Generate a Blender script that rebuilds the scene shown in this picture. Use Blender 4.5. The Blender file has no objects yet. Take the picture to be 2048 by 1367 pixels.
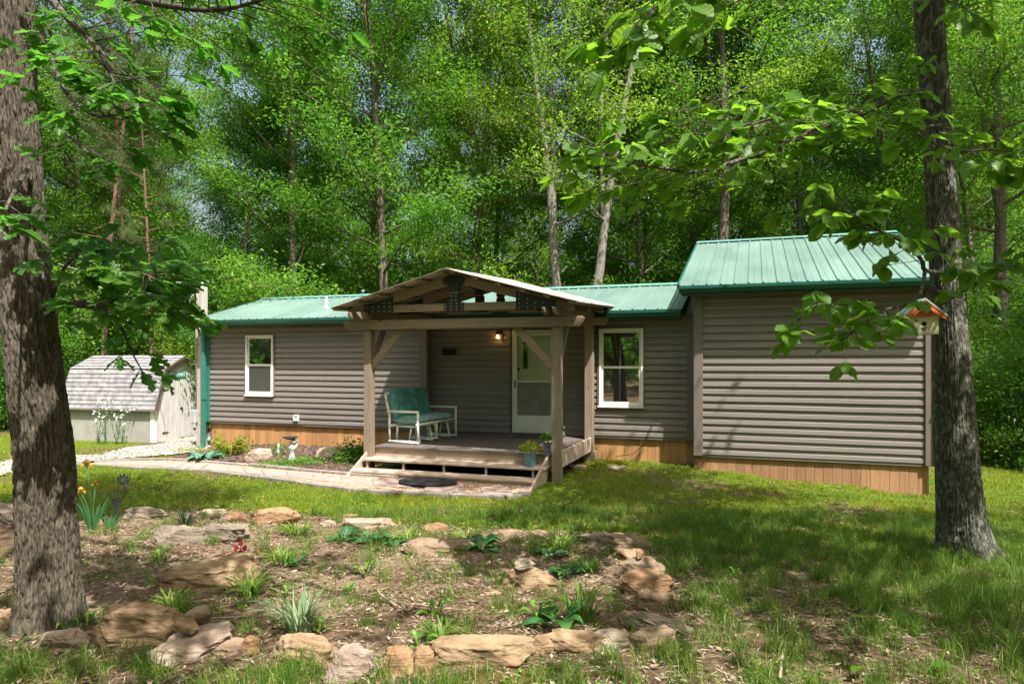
import bpy, math, random
import numpy as np
from mathutils import Vector, Matrix
random.seed(7); np.random.seed(7)
S = bpy.context.scene
COL = S.collection
R = math.radians
# ---------------------------------------------------------------- camera, world, sun
FP = 1365.0; CX = 1024.0; HY = 719.0          # focal length, centre column and horizon row of the photograph (2048 px wide)
cd = bpy.data.cameras.new("camera"); cam = bpy.data.objects.new("camera", cd); COL.objects.link(cam)
cd.lens = 24.0; cd.sensor_width = 36.0; cd.shift_y = 0.0174
cd.clip_start = 0.05; cd.clip_end = 1500
cam.location = (0, 0, 0); cam.rotation_euler = (R(90), 0, 0)
S.camera = cam
TH = R(19.5); ct, st = math.cos(TH), math.sin(TH)
E = np.array([ct, -st, 0.0]); N = np.array([st, ct, 0.0])
sun_dir = (0.46*E - 0.38*N + np.array([0, 0, 1.0])); sun_dir /= np.linalg.norm(sun_dir)
SUN_EL = math.asin(sun_dir[2]); SUN_AZ = math.atan2(sun_dir[0], sun_dir[1])
W = bpy.data.worlds.new("World"); S.world = W; W.use_nodes = True
nt = W.node_tree; nt.nodes.clear()
sk = nt.nodes.new("ShaderNodeTexSky"); sk.sky_type = 'NISHITA'; sk.sun_disc = False
sk.sun_elevation = SUN_EL; sk.sun_rotation = SUN_AZ; sk.air_density = 1.5; sk.dust_density = 7.0; sk.ozone_density = 0.2
bg = nt.nodes.new("ShaderNodeBackground"); bg.inputs[1].default_value = 0.105
wo = nt.nodes.new("ShaderNodeOutputWorld")
nt.links.new(sk.outputs[0], bg.inputs[0]); nt.links.new(bg.outputs[0], wo.inputs[0])
sl = bpy.data.lights.new("sun", 'SUN'); sl.energy = 5.0; sl.angle = R(0.53); sl.color = (1.0, 0.965, 0.915)
sun = bpy.data.objects.new("sun", sl); COL.objects.link(sun)
sun.rotation_euler = Vector(tuple(-sun_dir)).to_track_quat('-Z', 'Y').to_euler()
S.view_settings.view_transform = 'Standard'; S.view_settings.look = 'None'
S.view_settings.exposure = 1.2; S.view_settings.gamma = 1; S.view_settings.use_curve_mapping = False
try:
    S.cycles.max_bounces = 7; S.cycles.diffuse_bounces = 4; S.cycles.glossy_bounces = 3
    S.cycles.transmission_bounces = 4; S.cycles.transparent_max_bounces = 8
    S.cycles.caustics_reflective = False; S.cycles.caustics_refractive = False
    S.cycles.sample_clamp_indirect = 6
except Exception: pass

# ---------------------------------------------------------------- helpers
def mesh_np(name, V, F, smooth=False, mat=None):
    V = np.asarray(V, dtype=np.float32); F = np.asarray(F, dtype=np.int32)
    me = bpy.data.meshes.new(name)
    me.vertices.add(len(V)); me.vertices.foreach_set('co', V.ravel())
    k = F.shape[1]; n = len(F)
    me.loops.add(n*k); me.loops.foreach_set('vertex_index', F.ravel())
    me.polygons.add(n); me.polygons.foreach_set('loop_start', np.arange(0, n*k, k, dtype=np.int32))
    if smooth: me.polygons.foreach_set('use_smooth', np.ones(n, dtype=bool))
    me.update(calc_edges=True)
    if mat: me.materials.append(mat)
    return me
ORG = {}
def link(name, me, parent=None, loc=None, rot=None):
    o = bpy.data.objects.new(name, me); COL.objects.link(o)
    if parent: o.parent = parent
    if loc is not None: o.location = loc
    if rot is not None: o.rotation_euler = rot
    return o
def tag(o, label=None, cat=None, group=None, kind=None):
    if label: o['label'] = label
    if cat: o['category'] = cat
    if group: o['group'] = group
    if kind: o['kind'] = kind
    return o
def empty(name, loc=(0, 0, 0), rz=0.0, label=None, cat=None, group=None, kind=None):
    o = bpy.data.objects.new(name, None); COL.objects.link(o); o.empty_display_size = 0.2
    o.location = loc; o.rotation_euler = (0, 0, rz)
    return tag(o, label, cat, group, kind)
def house_root(name, u, d, z, **k):
    p = u*E + d*N
    o = empty(name, (p[0], p[1], z), -TH, **k); ORG[o.name] = (u, d, z); return o
class MB:
    """collects geometry; in house coordinates (u, d, z) for things made by house_root"""
    def __init__(s): s.v = []; s.f = []
    def add(s, V, F):
        b = len(s.v); s.v.extend([tuple(p) for p in V]); s.f.extend([tuple(i+b for i in f) for f in F]); return s
    def box(s, x0, x1, y0, y1, z0, z1):
        V = [(x, y, z) for z in (z0, z1) for y in (y0, y1) for x in (x0, x1)]
        return s.add(V, [(0,2,3,1),(4,5,7,6),(0,1,5,4),(2,6,7,3),(0,4,6,2),(1,3,7,5)])
    def prism(s, poly, axis, a, b):
        """poly: 2-D outline; extruded along axis from a to b (x: poly=(y,z); y: poly=(x,z); z: poly=(x,y))"""
        n = len(poly)
        def P(p, t): return (t, p[0], p[1]) if axis == 'x' else ((p[0], t, p[1]) if axis == 'y' else (p[0], p[1], t))
        V = [P(p, a) for p in poly] + [P(p, b) for p in poly]
        F = [tuple(range(n))[::-1], tuple(range(n, 2*n))] + [(i, (i+1) % n, n+(i+1) % n, n+i) for i in range(n)]
        return s.add(V, F)
    def bar(s, p, q, w, h, up=(0, 0, 1)):
        p = Vector(p); q = Vector(q); d = (q-p).normalized(); u = Vector(up)
        x = d.cross(u).normalized(); y = x.cross(d).normalized()
        V = [c + x*sx*w/2 + y*sy*h/2 for c in (p, q) for sx, sy in ((-1,-1),(1,-1),(1,1),(-1,1))]
        return s.add(V, [(0,3,2,1),(4,5,6,7),(0,1,5,4),(1,2,6,5),(2,3,7,6),(3,0,4,7)])
    def tube(s, pts, rad, n=8, cap=True):
        pts = [Vector(p) for p in pts]; m = len(pts)
        if not hasattr(rad, '__len__'): rad = [rad]*m
        V = []; ref = Vector((0.13, 0.27, 0.95)); px = None
        for i, p in enumerate(pts):
            d = (pts[min(i+1, m-1)] - pts[max(i-1, 0)]).normalized()
            if px is None:
                px = d.cross(ref)
                if px.length < 1e-3: px = d.cross(Vector((1, 0, 0)))
            px = (px - d*px.dot(d)).normalized(); py = d.cross(px)
            for k in range(n):
                a = 2*math.pi*k/n; V.append(p + (px*math.cos(a) + py*math.sin(a))*rad[i])
        F = [(i*n+k, i*n+(k+1) % n, (i+1)*n+(k+1) % n, (i+1)*n+k) for i in range(m-1) for k in range(n)]
        if cap: F += [tuple(range(n))[::-1], tuple(range((m-1)*n, m*n))]
        return s.add(V, F)
    def lathe(s, prof, n=16, c=(0, 0, 0)):
        V = [(c[0]+r*math.cos(2*math.pi*k/n), c[1]+r*math.sin(2*math.pi*k/n), c[2]+z) for r, z in prof for k in range(n)]
        m = len(prof)
        F = [(i*n+k, i*n+(k+1) % n, (i+1)*n+(k+1) % n, (i+1)*n+k) for i in range(m-1) for k in range(n)]
        F += [tuple(range(n))[::-1], tuple(range((m-1)*n, m*n))]
        return s.add(V, F)
    def mesh(s, name, mat, o=(0, 0, 0), smooth=False):
        me = bpy.data.meshes.new(name)
        me.from_pydata([(v[0]-o[0], v[1]-o[1], v[2]-o[2]) for v in s.v], [], s.f)
        if smooth: me.polygons.foreach_set('use_smooth', [True]*len(me.polygons))
        me.update(); me.materials.append(mat); return me
    def build(s, name, mat, parent=None, smooth=False):
        """parent's house origin is subtracted, so local coordinates are right under its rotation"""
        o = (0, 0, 0)
        if parent is not None:
            o = ORG.get(parent.name, (0, 0, 0))
        ob = link(name, s.mesh(name, mat, o, smooth), parent, None, None if parent is not None else (0, 0, -TH))
        ORG[ob.name] = o
        return ob
def bevel(o, w=0.006, seg=1):
    m = o.modifiers.new('bevel', 'BEVEL'); m.width = w; m.segments = seg; m.limit_method = 'ANGLE'; return o

# hash noise in numpy
def vnoise(x, y, seed=0):
    x = np.asarray(x, float); y = np.asarray(y, float)
    xi = np.floor(x).astype(np.int64); yi = np.floor(y).astype(np.int64); xf = x-xi; yf = y-yi
    def h(a, b):
        n = (a*374761393 + b*668265263 + seed*1442695041) & 0xffffffff
        n = ((n ^ (n >> 13))*1274126177) & 0xffffffff
        return ((n ^ (n >> 16)) & 0xffff)/65535.0
    u = xf*xf*(3-2*xf); v = yf*yf*(3-2*yf)
    return (h(xi, yi)*(1-u)+h(xi+1, yi)*u)*(1-v) + (h(xi, yi+1)*(1-u)+h(xi+1, yi+1)*u)*v
def fbm(x, y, seed=0, o=4):
    r = 0; a = 0.5; t = 0
    for i in range(o):
        r = r + a*vnoise(x*2**i, y*2**i, seed+i*17); t += a; a *= 0.5
    return r/t

# ---------------------------------------------------------------- terrain height
_CP = np.array([(0,-8,-1.45),(0,0,-1.55),(-6,2,-1.6),(6,2,-1.62),(0,3.4,-1.6),(-3,3.6,-1.64),(-2.9,4.3,-1.67),(3,3.5,-1.6),(0,5.5,-1.7),(-6,7,-1.8),(0,7.6,-1.82),(5,8.4,-1.93),
 (4.15,6.2,-1.77),(0,9.6,-1.95),(-2,9.9,-1.95),(0.7,10.9,-1.95),(1.5,13,-1.93),(3.3,12.2,-1.94),(5,11.5,-2.07),(6.74,10.94,-2.2),(-7.4,16.4,-2.13),(-6,12,-2.02),(-5,15.7,-1.98),(-3.3,14.8,-1.95),(-0.5,13.5,-1.95),
 (-9.9,18.8,-2.3),(-13,19.5,-2.3),(-10,14,-2.12),(12,14,-2.35),(9,9,-2.1),(12,20,-2.5),(20,20,-2.7),(-20,20,-2.4),(0,22,-2.1),(0,40,-2.0),(-30,45,-2.0),(30,45,-2.4),(0,80,-2.0)])
def ground(X, Y):
    X = np.asarray(X, float); Y = np.asarray(Y, float)
    num = np.zeros_like(X+Y); den = np.zeros_like(num)
    for (a, b, z) in _CP:
        d2 = (X-a)**2 + (Y-b)**2 + 0.35
        w = d2**-1.7
        num += w*z; den += w
    return num/den
def gz(x, y): return float(ground(x, y))
def G(px, py, lift=0.0):
    """the point of the ground seen at a pixel of the photograph"""
    rx = (px-CX)/FP; rz = (HY-py)/FP
    t = 2.2
    while t < 70:
        if rz*t <= gz(rx*t, t): break
        t += 0.1
    lo, hi = t-0.1, t
    for _ in range(14):
        m = (lo+hi)/2
        if rz*m <= gz(rx*m, m): hi = m
        else: lo = m
    return Vector((rx*hi, hi, gz(rx*hi, hi)+lift))
def at(px, py, Y): return Vector(((px-CX)/FP*Y, Y, (HY-py)/FP*Y))
def HP(px, py, D):
    r = (px-CX)/FP; Y = D/(ct+st*r); X = r*Y
    return X*ct - Y*st, (HY-py)/FP*Y          # (u, z) on the plane d = D
def UD(u, d): p = u*E + d*N; return p[0], p[1]

# ---------------------------------------------------------------- materials
def srgb(r, g, b): return tuple(((c/255.0)/12.92 if c <= 10 else (((c/255.0)+0.055)/1.055)**2.4) for c in (r, g, b)) + (1,)
class M:
    def __init__(s, name):
        s.m = bpy.data.materials.new(name); s.m.use_nodes = True; s.t = s.m.node_tree
        s.b = s.t.nodes['Principled BSDF']; s.out = s.t.nodes['Material Output']
    def n(s, ty, **k):
        x = s.t.nodes.new(ty)
        for a, v in k.items():
            if a in x.inputs.keys() if hasattr(x.inputs, 'keys') else False: x.inputs[a].default_value = v
            else: setattr(x, a, v)
        return x
    def L(s, a, b): s.t.links.new(a, b)
    def coord(s, scale=(1, 1, 1), kind='Object', rot=(0, 0, 0)):
        c = s.n('ShaderNodeTexCoord'); m = s.n('ShaderNodeMapping'); m.inputs['Scale'].default_value = scale; m.inputs['Rotation'].default_value = rot
        s.L(c.outputs[kind], m.inputs[0]); return m.outputs[0]
    def noise(s, vec, sc, det=4, rough=0.55, dist=0):
        x = s.n('ShaderNodeTexNoise'); x.inputs['Scale'].default_value = sc; x.inputs['Detail'].default_value = det
        x.inputs['Roughness'].default_value = rough; x.inputs['Distortion'].default_value = dist
        s.L(vec, x.inputs['Vector']); return x.outputs['Fac']
    def ramp(s, fac, stops):
        x = s.n('ShaderNodeValToRGB'); cr = x.color_ramp
        while len(cr.elements) < len(stops): cr.elements.new(0.5)
        for e, (p, c) in zip(cr.elements, stops):
            e.position = p; e.color = c if len(c) == 4 else tuple(c)+(1,)
        s.L(fac, x.inputs[0]); return x.outputs[0]
    def mix(s, fac, a, b, mode='MIX'):
        x = s.n('ShaderNodeMix'); x.data_type = 'RGBA'; x.blend_type = mode
        for i, v in ((0, fac), (6, a), (7, b)):
            if hasattr(v, 'is_linked') or hasattr(v, 'links'): s.L(v, x.inputs[i])
            else: x.inputs[i].default_value = v
        return x.outputs[2]
    def math(s, op, a, b=0.0):
        x = s.n('ShaderNodeMath'); x.operation = op
        for i, v in ((0, a), (1, b)):
            if hasattr(v, 'links'): s.L(v, x.inputs[i])
            else: x.inputs[i].default_value = v
        return x.outputs[0]
    def col(s, c):
        if hasattr(c, 'links'): s.L(c, s.b.inputs['Base Color'])
        else: s.b.inputs['Base Color'].default_value = c
        return s
    def rough(s, r):
        if hasattr(r, 'links'): s.L(r, s.b.inputs['Roughness'])
        else: s.b.inputs['Roughness'].default_value = r
        return s
    def bump(s, h, st_=0.3, d=0.01):
        x = s.n('ShaderNodeBump'); x.inputs['Strength'].default_value = st_; x.inputs['Distance'].default_value = d
        s.L(h, x.inputs['Height']); s.L(x.outputs[0], s.b.inputs['Normal']); return s
    def objrand(s): return s.n('ShaderNodeObjectInfo').outputs['Random']
    def island(s): return s.n('ShaderNodeNewGeometry').outputs['Random Per Island']

def painted(name, c, rough=0.5, var=0.12, bump=0.15, metallic=0.0, sc=3.0, spec=0.5):
    m = M(name); v = m.coord(); n = m.noise(v, sc, 6)
    dark = tuple(x*(1-var*1.6) for x in c[:3])+(1,); lite = tuple(min(1, x*(1+var)) for x in c[:3])+(1,)
    m.col(m.ramp(n, [(0.3, dark), (0.7, lite)])).rough(rough); m.b.inputs['Metallic'].default_value = metallic
    m.b.inputs['Specular IOR Level'].default_value = spec
    if bump: m.bump(m.noise(v, sc*14, 4), bump, 0.004)
    return m.m
def wood(name, c0, c1, axis='x', rough=0.8, rand=0.25, knots=True, sc=1.0):
    m = M(name)
    s = {'x': (0.7, 14, 14), 'y': (14, 0.7, 14), 'z': (14, 14, 0.7)}[axis]
    s = tuple(a*sc for a in s)
    c = m.n('ShaderNodeTexCoord'); r = m.objrand(); cv = m.n('ShaderNodeCombineXYZ')
    for i in range(3): m.L(m.math('MULTIPLY', r, 37.0+i*11), cv.inputs[i])
    va = m.n('ShaderNodeVectorMath'); va.operation = 'ADD'; m.L(c.outputs['Object'], va.inputs[0]); m.L(cv.outputs[0], va.inputs[1])
    mp = m.n('ShaderNodeMapping'); mp.inputs['Scale'].default_value = s; m.L(va.outputs[0], mp.inputs[0]); v = mp.outputs[0]
    n1 = m.noise(v, 1.6, 5, 0.6, 1.2); n2 = m.noise(v, 7.0, 3)
    col = m.ramp(n1, [(0.28, c0), (0.72, c1)])
    col = m.mix(0.35, col, m.ramp(n2, [(0.35, c0), (0.7, c1)]))
    if knots:
        mk = m.n('ShaderNodeMapping'); mk.inputs['Scale'].default_value = {'x': (2, 5, 5), 'y': (5, 2, 5), 'z': (5, 5, 2)}[axis]; m.L(va.outputs[0], mk.inputs[0])
        vo = m.n('ShaderNodeTexVoronoi'); vo.inputs['Scale'].default_value = 1.1; m.L(mk.outputs[0], vo.inputs['Vector'])
        kn = m.ramp(vo.outputs['Distance'], [(0.06, (1, 1, 1)), (0.13, (0, 0, 0))])
        col = m.mix(m.math('MULTIPLY', kn, 0.75), col, tuple(x*0.3 for x in c0[:3])+(1,))
    br = m.math('ADD', m.math('MULTIPLY', r, rand*2), 1-rand)
    hs = m.n('ShaderNodeHueSaturation'); m.L(col, hs.inputs['Color']); m.L(br, hs.inputs['Value'])
    m.col(hs.outputs[0]).rough(rough); m.b.inputs['Specular IOR Level'].default_value = 0.25
    m.bump(n1, 0.35, 0.004); return m.m
def leafmat(name, cols, trans=0.45, rough=0.5, objvar=0.0, tcol=(0.25, 0.42, 0.03, 1), spec=0.3, stripe=False):
    m = M(name); r = m.island()
    k = len(cols); col = m.ramp(r, [((i+0.5)/k, c) for i, c in enumerate(cols)])
    if objvar:
        orr = m.objrand(); hs = m.n('ShaderNodeHueSaturation')
        m.L(col, hs.inputs['Color']); m.L(m.math('ADD', m.math('MULTIPLY', orr, objvar*2), 1-objvar), hs.inputs['Value'])
        m.L(m.math('ADD', m.math('MULTIPLY', orr, -0.035), 0.515), hs.inputs['Hue']); col = hs.outputs[0]
    m.col(col).rough(rough); m.b.inputs['Specular IOR Level'].default_value = spec
    tr = m.n('ShaderNodeBsdfTranslucent'); m.L(m.mix(0.75, col, tcol), tr.inputs[0])
    mx = m.n('ShaderNodeMixShader'); mx.inputs[0].default_value = trans
    m.L(m.b.outputs[0], mx.inputs[1]); m.L(tr.outputs[0], mx.inputs[2]); m.L(mx.outputs[0], m.out.inputs[0])
    return m.m

def siding_mat():
    m = M('vinyl_siding'); v = m.coord((0.15, 1, 6)); r = m.objrand()
    n = m.noise(v, 2.5, 6); base = m.ramp(n, [(0.3, (0.190, 0.164, 0.149, 1)), (0.75, (0.242, 0.211, 0.193, 1))])
    hs = m.n('ShaderNodeHueSaturation'); m.L(base, hs.inputs['Color']); m.L(m.math('ADD', m.math('MULTIPLY', r, 0.10), 0.95), hs.inputs['Value'])
    m.col(hs.outputs[0]).rough(0.55); m.b.inputs['Specular IOR Level'].default_value = 0.35
    m.bump(m.noise(m.coord((1, 1, 26)), 9, 4), 0.25, 0.003); return m.m
def roof_mat(name, c, rough=0.38):
    m = M(name); v = m.coord((1.0, 0.35, 0.35)); n = m.noise(v, 1.3, 7, 0.6); n2 = m.noise(m.coord((9, 0.6, 0.6)), 2.0, 4)
    lo = tuple(x*0.72 for x in c[:3])+(1,); hi = tuple(min(1, x*1.22+0.01) for x in c[:3])+(1,)
    col = m.mix(m.math('MULTIPLY', n2, 0.4), m.ramp(n, [(0.3, lo), (0.7, hi)]), (0.22, 0.30, 0.26, 1))
    m.col(col); m.rough(m.math('ADD', m.math('MULTIPLY', n, 0.25), rough-0.12)); m.b.inputs['Specular IOR Level'].default_value = 0.5
    return m.m
def stone_mat(name, cols, band=1.0):
    m = M(name); r = m.objrand()
    c = m.n('ShaderNodeTexCoord'); cv = m.n('ShaderNodeCombineXYZ')
    for i in range(3): m.L(m.math('MULTIPLY', r, 13.0+i*7), cv.inputs[i])
    va = m.n('ShaderNodeVectorMath'); va.operation = 'ADD'; m.L(c.outputs['Object'], va.inputs[0]); m.L(cv.outputs[0], va.inputs[1]); v = va.outputs[0]
    n1 = m.noise(v, 4.5, 8, 0.62, 0.8)
    mp = m.n('ShaderNodeMapping'); mp.inputs['Scale'].default_value = (1, 1, 7); m.L(v, mp.inputs[0]); n2 = m.noise(mp.outputs[0], 3.5, 6, 0.6, 0.6)
    col = m.ramp(n1, [(0.28+0.15*i, cc) for i, cc in enumerate(cols)])
    col = m.mix(0.4, col, m.ramp(n2, [(0.3, tuple(x*0.55 for x in cols[0][:3])+(1,)), (0.7, cols[-1])]))
    lich = m.ramp(m.noise(v, 11, 5, 0.7), [(0.60, (0, 0, 0)), (0.70, (1, 1, 1))])
    col = m.mix(m.math('MULTIPLY', lich, 0.5), col, (0.075, 0.075, 0.055, 1))
    m.col(col).rough(0.9); m.b.inputs['Specular IOR Level'].default_value = 0.2
    m.bump(m.math('ADD', m.noise(v, 22, 8, 0.75), m.math('MULTIPLY', n2, 1.0)), 1.0, 0.022); return m.m
def bark_mat(name, lo, mid, hi, lichen=(0.10, 0.13, 0.07, 1), amt=0.4, sc=1.0, moss_furrow_tone=0.0):
    m = M(name); v = m.coord((6*sc, 6*sc, 1.3*sc)); n = m.noise(v, 3.2, 8, 0.65, 0.4); v2 = m.coord((1, 1, 0.6))
    col = m.ramp(n, [(0.30, lo), (0.5, mid), (0.72, hi)])
    l = m.ramp(m.noise(v2, 7*sc, 7, 0.7), [(0.50, (0, 0, 0)), (0.60, (1, 1, 1))])
    col = m.mix(m.math('MULTIPLY', l, amt), col, lichen)
    if moss_furrow_tone:
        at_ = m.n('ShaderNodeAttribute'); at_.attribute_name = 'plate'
        col = m.mix(m.math('MULTIPLY', at_.outputs['Fac'], moss_furrow_tone), m.mix(0.55, col, lo), col)  # furrows between the plates are mixed towards the darker inner bark colour
    m.col(col).rough(0.92); m.b.inputs['Specular IOR Level'].default_value = 0.15
    m.bump(n, 0.8, 0.02); return m.m

MT = {}
MT['siding'] = siding_mat()
MT['trim'] = painted('brown_vinyl_trim', (0.155, 0.125, 0.108, 1), 0.5, 0.08, 0.1)
MT['roof'] = roof_mat('green_metal_roof', (0.095, 0.168, 0.146, 1))
MT['gutter'] = painted('green_gutter', (0.012, 0.088, 0.064, 1), 0.32, 0.1, 0.05)
MT['downspout'] = painted('green_downspout', (0.03, 0.16, 0.125, 1), 0.35, 0.1, 0.05)
MT['cap'] = painted('ridge_cap', (0.13, 0.31, 0.26, 1), 0.35, 0.1, 0.05)
MT['skirt'] = wood('pine_skirting', (0.30, 0.145, 0.055, 1), (0.47, 0.265, 0.115, 1), 'z', rand=0.2)
MT['skirt2'] = wood('brown_pine_skirting', (0.22, 0.11, 0.055, 1), (0.38, 0.22, 0.12, 1), 'z', rand=0.22)
MT['beam'] = wood('weathered_timber', (0.150, 0.112, 0.078, 1), (0.285, 0.225, 0.165, 1), 'x', rand=0.12)
MT['post'] = wood('weathered_post', (0.150, 0.112, 0.080, 1), (0.275, 0.215, 0.160, 1), 'z', rand=0.10)
MT['beamy'] = wood('weathered_timber_deep', (0.140, 0.104, 0.070, 1), (0.255, 0.20, 0.145, 1), 'y', rand=0.12)
MT['tread'] = wood('step_timber', (0.29, 0.215, 0.16, 1), (0.50, 0.40, 0.32, 1), 'x', rand=0.12)
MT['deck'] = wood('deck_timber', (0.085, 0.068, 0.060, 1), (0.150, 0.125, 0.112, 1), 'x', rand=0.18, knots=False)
MT['plate'] = painted('black_steel_plate', (0.010, 0.010, 0.010, 1), 0.45, 0.2, 0.1)
MT['bolt'] = painted('bolt_head', (0.35, 0.34, 0.31, 1), 0.35, 0.1, 0)
MT['porchmetal'] = painted('galvanised_roof_sheet', (0.46, 0.42, 0.36, 1), 0.42, 0.12, 0.05, metallic=0.25)
MT['white'] = painted('white_vinyl', (0.72, 0.72, 0.68, 1), 0.4, 0.05, 0.05)
MT['door'] = painted('cream_door', (0.72, 0.71, 0.64, 1), 0.45, 0.06, 0.05)
MT['pvc'] = painted('white_pvc_pipe', (0.70, 0.74, 0.66, 1), 0.35, 0.06, 0.0)
MT['cushion'] = painted('teal_cushion', (0.09, 0.29, 0.275, 1), 0.85, 0.22, 0.3, sc=9)
MT['seatcushion'] = painted('faded_teal_cushion', (0.24, 0.42, 0.39, 1), 0.85, 0.22, 0.3, sc=9)
MT['black'] = painted('black_rubber', (0.018, 0.018, 0.02, 1), 0.7, 0.3, 0.4, sc=20)
MT['dmat'] = painted('dark_doormat', (0.035, 0.037, 0.040, 1), 0.95, 0.3, 0.5, sc=40)
MT['conc'] = painted('pinkish_paver', (0.30, 0.225, 0.19, 1), 0.9, 0.14, 0.5, sc=5)
MT['edging'] = painted('grey_path_edging', (0.21, 0.18, 0.16, 1), 0.9, 0.22, 0.6, sc=7)
MT['greymetal'] = painted('grey_metal', (0.36, 0.37, 0.37, 1), 0.45, 0.1, 0.05)
MT['shingle'] = painted('grey_shingle', (0.215, 0.21, 0.218, 1), 0.95, 0.30, 0.7, sc=6)
MT['fig'] = painted('mottled_stone_figure', (0.42, 0.42, 0.38, 1), 0.8, 0.5, 0.4, sc=18)
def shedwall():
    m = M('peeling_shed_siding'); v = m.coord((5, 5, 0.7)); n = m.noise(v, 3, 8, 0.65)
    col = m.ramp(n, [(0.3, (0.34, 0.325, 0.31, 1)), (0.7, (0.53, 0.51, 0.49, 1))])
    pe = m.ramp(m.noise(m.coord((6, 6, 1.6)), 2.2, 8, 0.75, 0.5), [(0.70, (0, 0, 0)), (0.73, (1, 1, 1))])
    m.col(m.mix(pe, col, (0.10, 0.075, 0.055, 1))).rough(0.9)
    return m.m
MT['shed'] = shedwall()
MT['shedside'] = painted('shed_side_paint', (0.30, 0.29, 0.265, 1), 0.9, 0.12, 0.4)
MT['rust'] = painted('rusty_iron', (0.06, 0.035, 0.025, 1), 0.8, 0.2, 0.3)
MT['signgreen'] = painted('green_sign', (0.03, 0.26, 0.20, 1), 0.5, 0.05, 0.0)
MT['sign_letters'] = painted('white_lettering', (0.8, 0.8, 0.76, 1), 0.5, 0.02, 0.0)
MT['bh'] = painted('birdhouse_cream', (0.60, 0.58, 0.38, 1), 0.75, 0.16, 0.3, sc=9)
MT['bho'] = painted('birdhouse_orange', (0.62, 0.15, 0.03, 1), 0.6, 0.18, 0.2, sc=9)
MT['bhr'] = painted('birdhouse_grey_roof', (0.30, 0.34, 0.32, 1), 0.6, 0.2, 0.3, sc=12)
MT['dark'] = painted('dark_hole', (0.008, 0.008, 0.008, 1), 0.9, 0.0, 0.0)
MT['utilpost'] = wood('grey_weathered_pole', (0.25, 0.22, 0.19, 1), (0.48, 0.44, 0.39, 1), 'z', rand=0.05)
MT['potblue'] = painted('blue_tin_bucket', (0.14, 0.29, 0.34, 1), 0.5, 0.2, 0.2, sc=14)
MT['potwhite'] = painted('grey_white_pot', (0.42, 0.43, 0.44, 1), 0.5, 0.45, 0.1, sc=30)
MT['soil'] = painted('potting_soil', (0.03, 0.022, 0.015, 1), 1.0, 0.3, 0.5, sc=30)
MT['yellowmetal'] = painted('orange_yellow_paint', (0.75, 0.33, 0.03, 1), 0.5, 0.15, 0)
MT['redmetal'] = painted('deep_red_paint', (0.22, 0.012, 0.02, 1), 0.5, 0.2, 0)
MT['darkmetal'] = painted('dark_iron', (0.02, 0.022, 0.035, 1), 0.5, 0.2, 0)
MT['petal'] = leafmat('yellow_iris_petal', [(0.55, 0.36, 0.03, 1), (0.42, 0.24, 0.03, 1)], 0.35, tcol=(0.6, 0.4, 0.03, 1))
MT['petalw'] = leafmat('white_petal', [(0.8, 0.8, 0.76, 1), (0.7, 0.7, 0.7, 1)], 0.3, tcol=(0.8, 0.8, 0.7, 1))
def glass(name, reflect=0.14, tint=(0.008, 0.010, 0.009, 1), rough=0.015):
    m = M(name); m.col(tint).rough(rough); m.b.inputs['Specular IOR Level'].default_value = 1.0; m.b.inputs['IOR'].default_value = 1.75
    g = m.n('ShaderNodeBsdfGlossy'); g.inputs['Roughness'].default_value = rough; g.inputs['Color'].default_value = (0.95, 1, 0.95, 1)
    mx = m.n('ShaderNodeMixShader'); mx.inputs[0].default_value = reflect
    m.L(m.b.outputs[0], mx.inputs[1]); m.L(g.outputs[0], mx.inputs[2]); m.L(mx.outputs[0], m.out.inputs[0])
    bp = m.n('ShaderNodeBump'); bp.inputs['Strength'].default_value = 0.06; bp.inputs['Distance'].default_value = 0.02
    m.L(m.noise(m.coord(), 2.2, 2), bp.inputs['Height']); m.L(bp.outputs[0], g.inputs['Normal']); return m.m
MT['glass'] = glass('window_glass', 0.30)
MT['screen'] = glass('insect_screen', 0.06, (0.050, 0.050, 0.055, 1), 0.12)
MT['doorscreen'] = painted('grey_door_screen', (0.20, 0.20, 0.185, 1), 0.5, 0.18, 0.1, sc=5)
def clear():
    m = M('clear_glass'); tr = m.n('ShaderNodeBsdfTransparent'); tr.inputs[0].default_value = (0.93, 0.94, 0.90, 1)
    g = m.n('ShaderNodeBsdfGlossy'); g.inputs['Roughness'].default_value = 0.03; mx = m.n('ShaderNodeMixShader'); mx.inputs[0].default_value = 0.10
    m.L(tr.outputs[0], mx.inputs[1]); m.L(g.outputs[0], mx.inputs[2]); m.L(mx.outputs[0], m.out.inputs[0]); return m.m
MT['clear'] = clear()
def emit(name, c, s):
    m = M(name); m.b.inputs['Emission Color'].default_value = c; m.b.inputs['Emission Strength'].default_value = s; m.col((0.8, 0.6, 0.3, 1)); return m.m
MT['bulb'] = emit('lit_bulb', (1.0, 0.55, 0.20, 1), 16)

# ---------------------------------------------------------------- ground sheet
def in_poly(X, Y, poly):
    X = np.asarray(X, float); Y = np.asarray(Y, float); c = np.zeros(np.broadcast(X, Y).shape, bool); n = len(poly); j = n-1
    for i in range(n):
        xi, yi = poly[i]; xj, yj = poly[j]
        if yi != yj:
            c ^= ((yi > Y) != (yj > Y)) & (X < (xj-xi)*(Y-yi)/(yj-yi)+xi)
        j = i
    return c
def gp(*pts): return [tuple(G(a, b))[:2] for a, b in pts]
BED = gp((-260,1030),(20,1035),(160,1040),(280,1022),(560,1022),(700,1040),(880,1052),(1060,1060),(1190,1062),(1290,1085),(1340,1140),(1375,1210),(1370,1265),(1300,1300),(1150,1320),(950,1345),(740,1366),(560,1330),(330,1330),(90,1310),(-200,1320))
HBED = gp((330,915),(415,905),(430,893),(720,893),(760,930),(712,952),(600,941),(487,930),(384,922))
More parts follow.
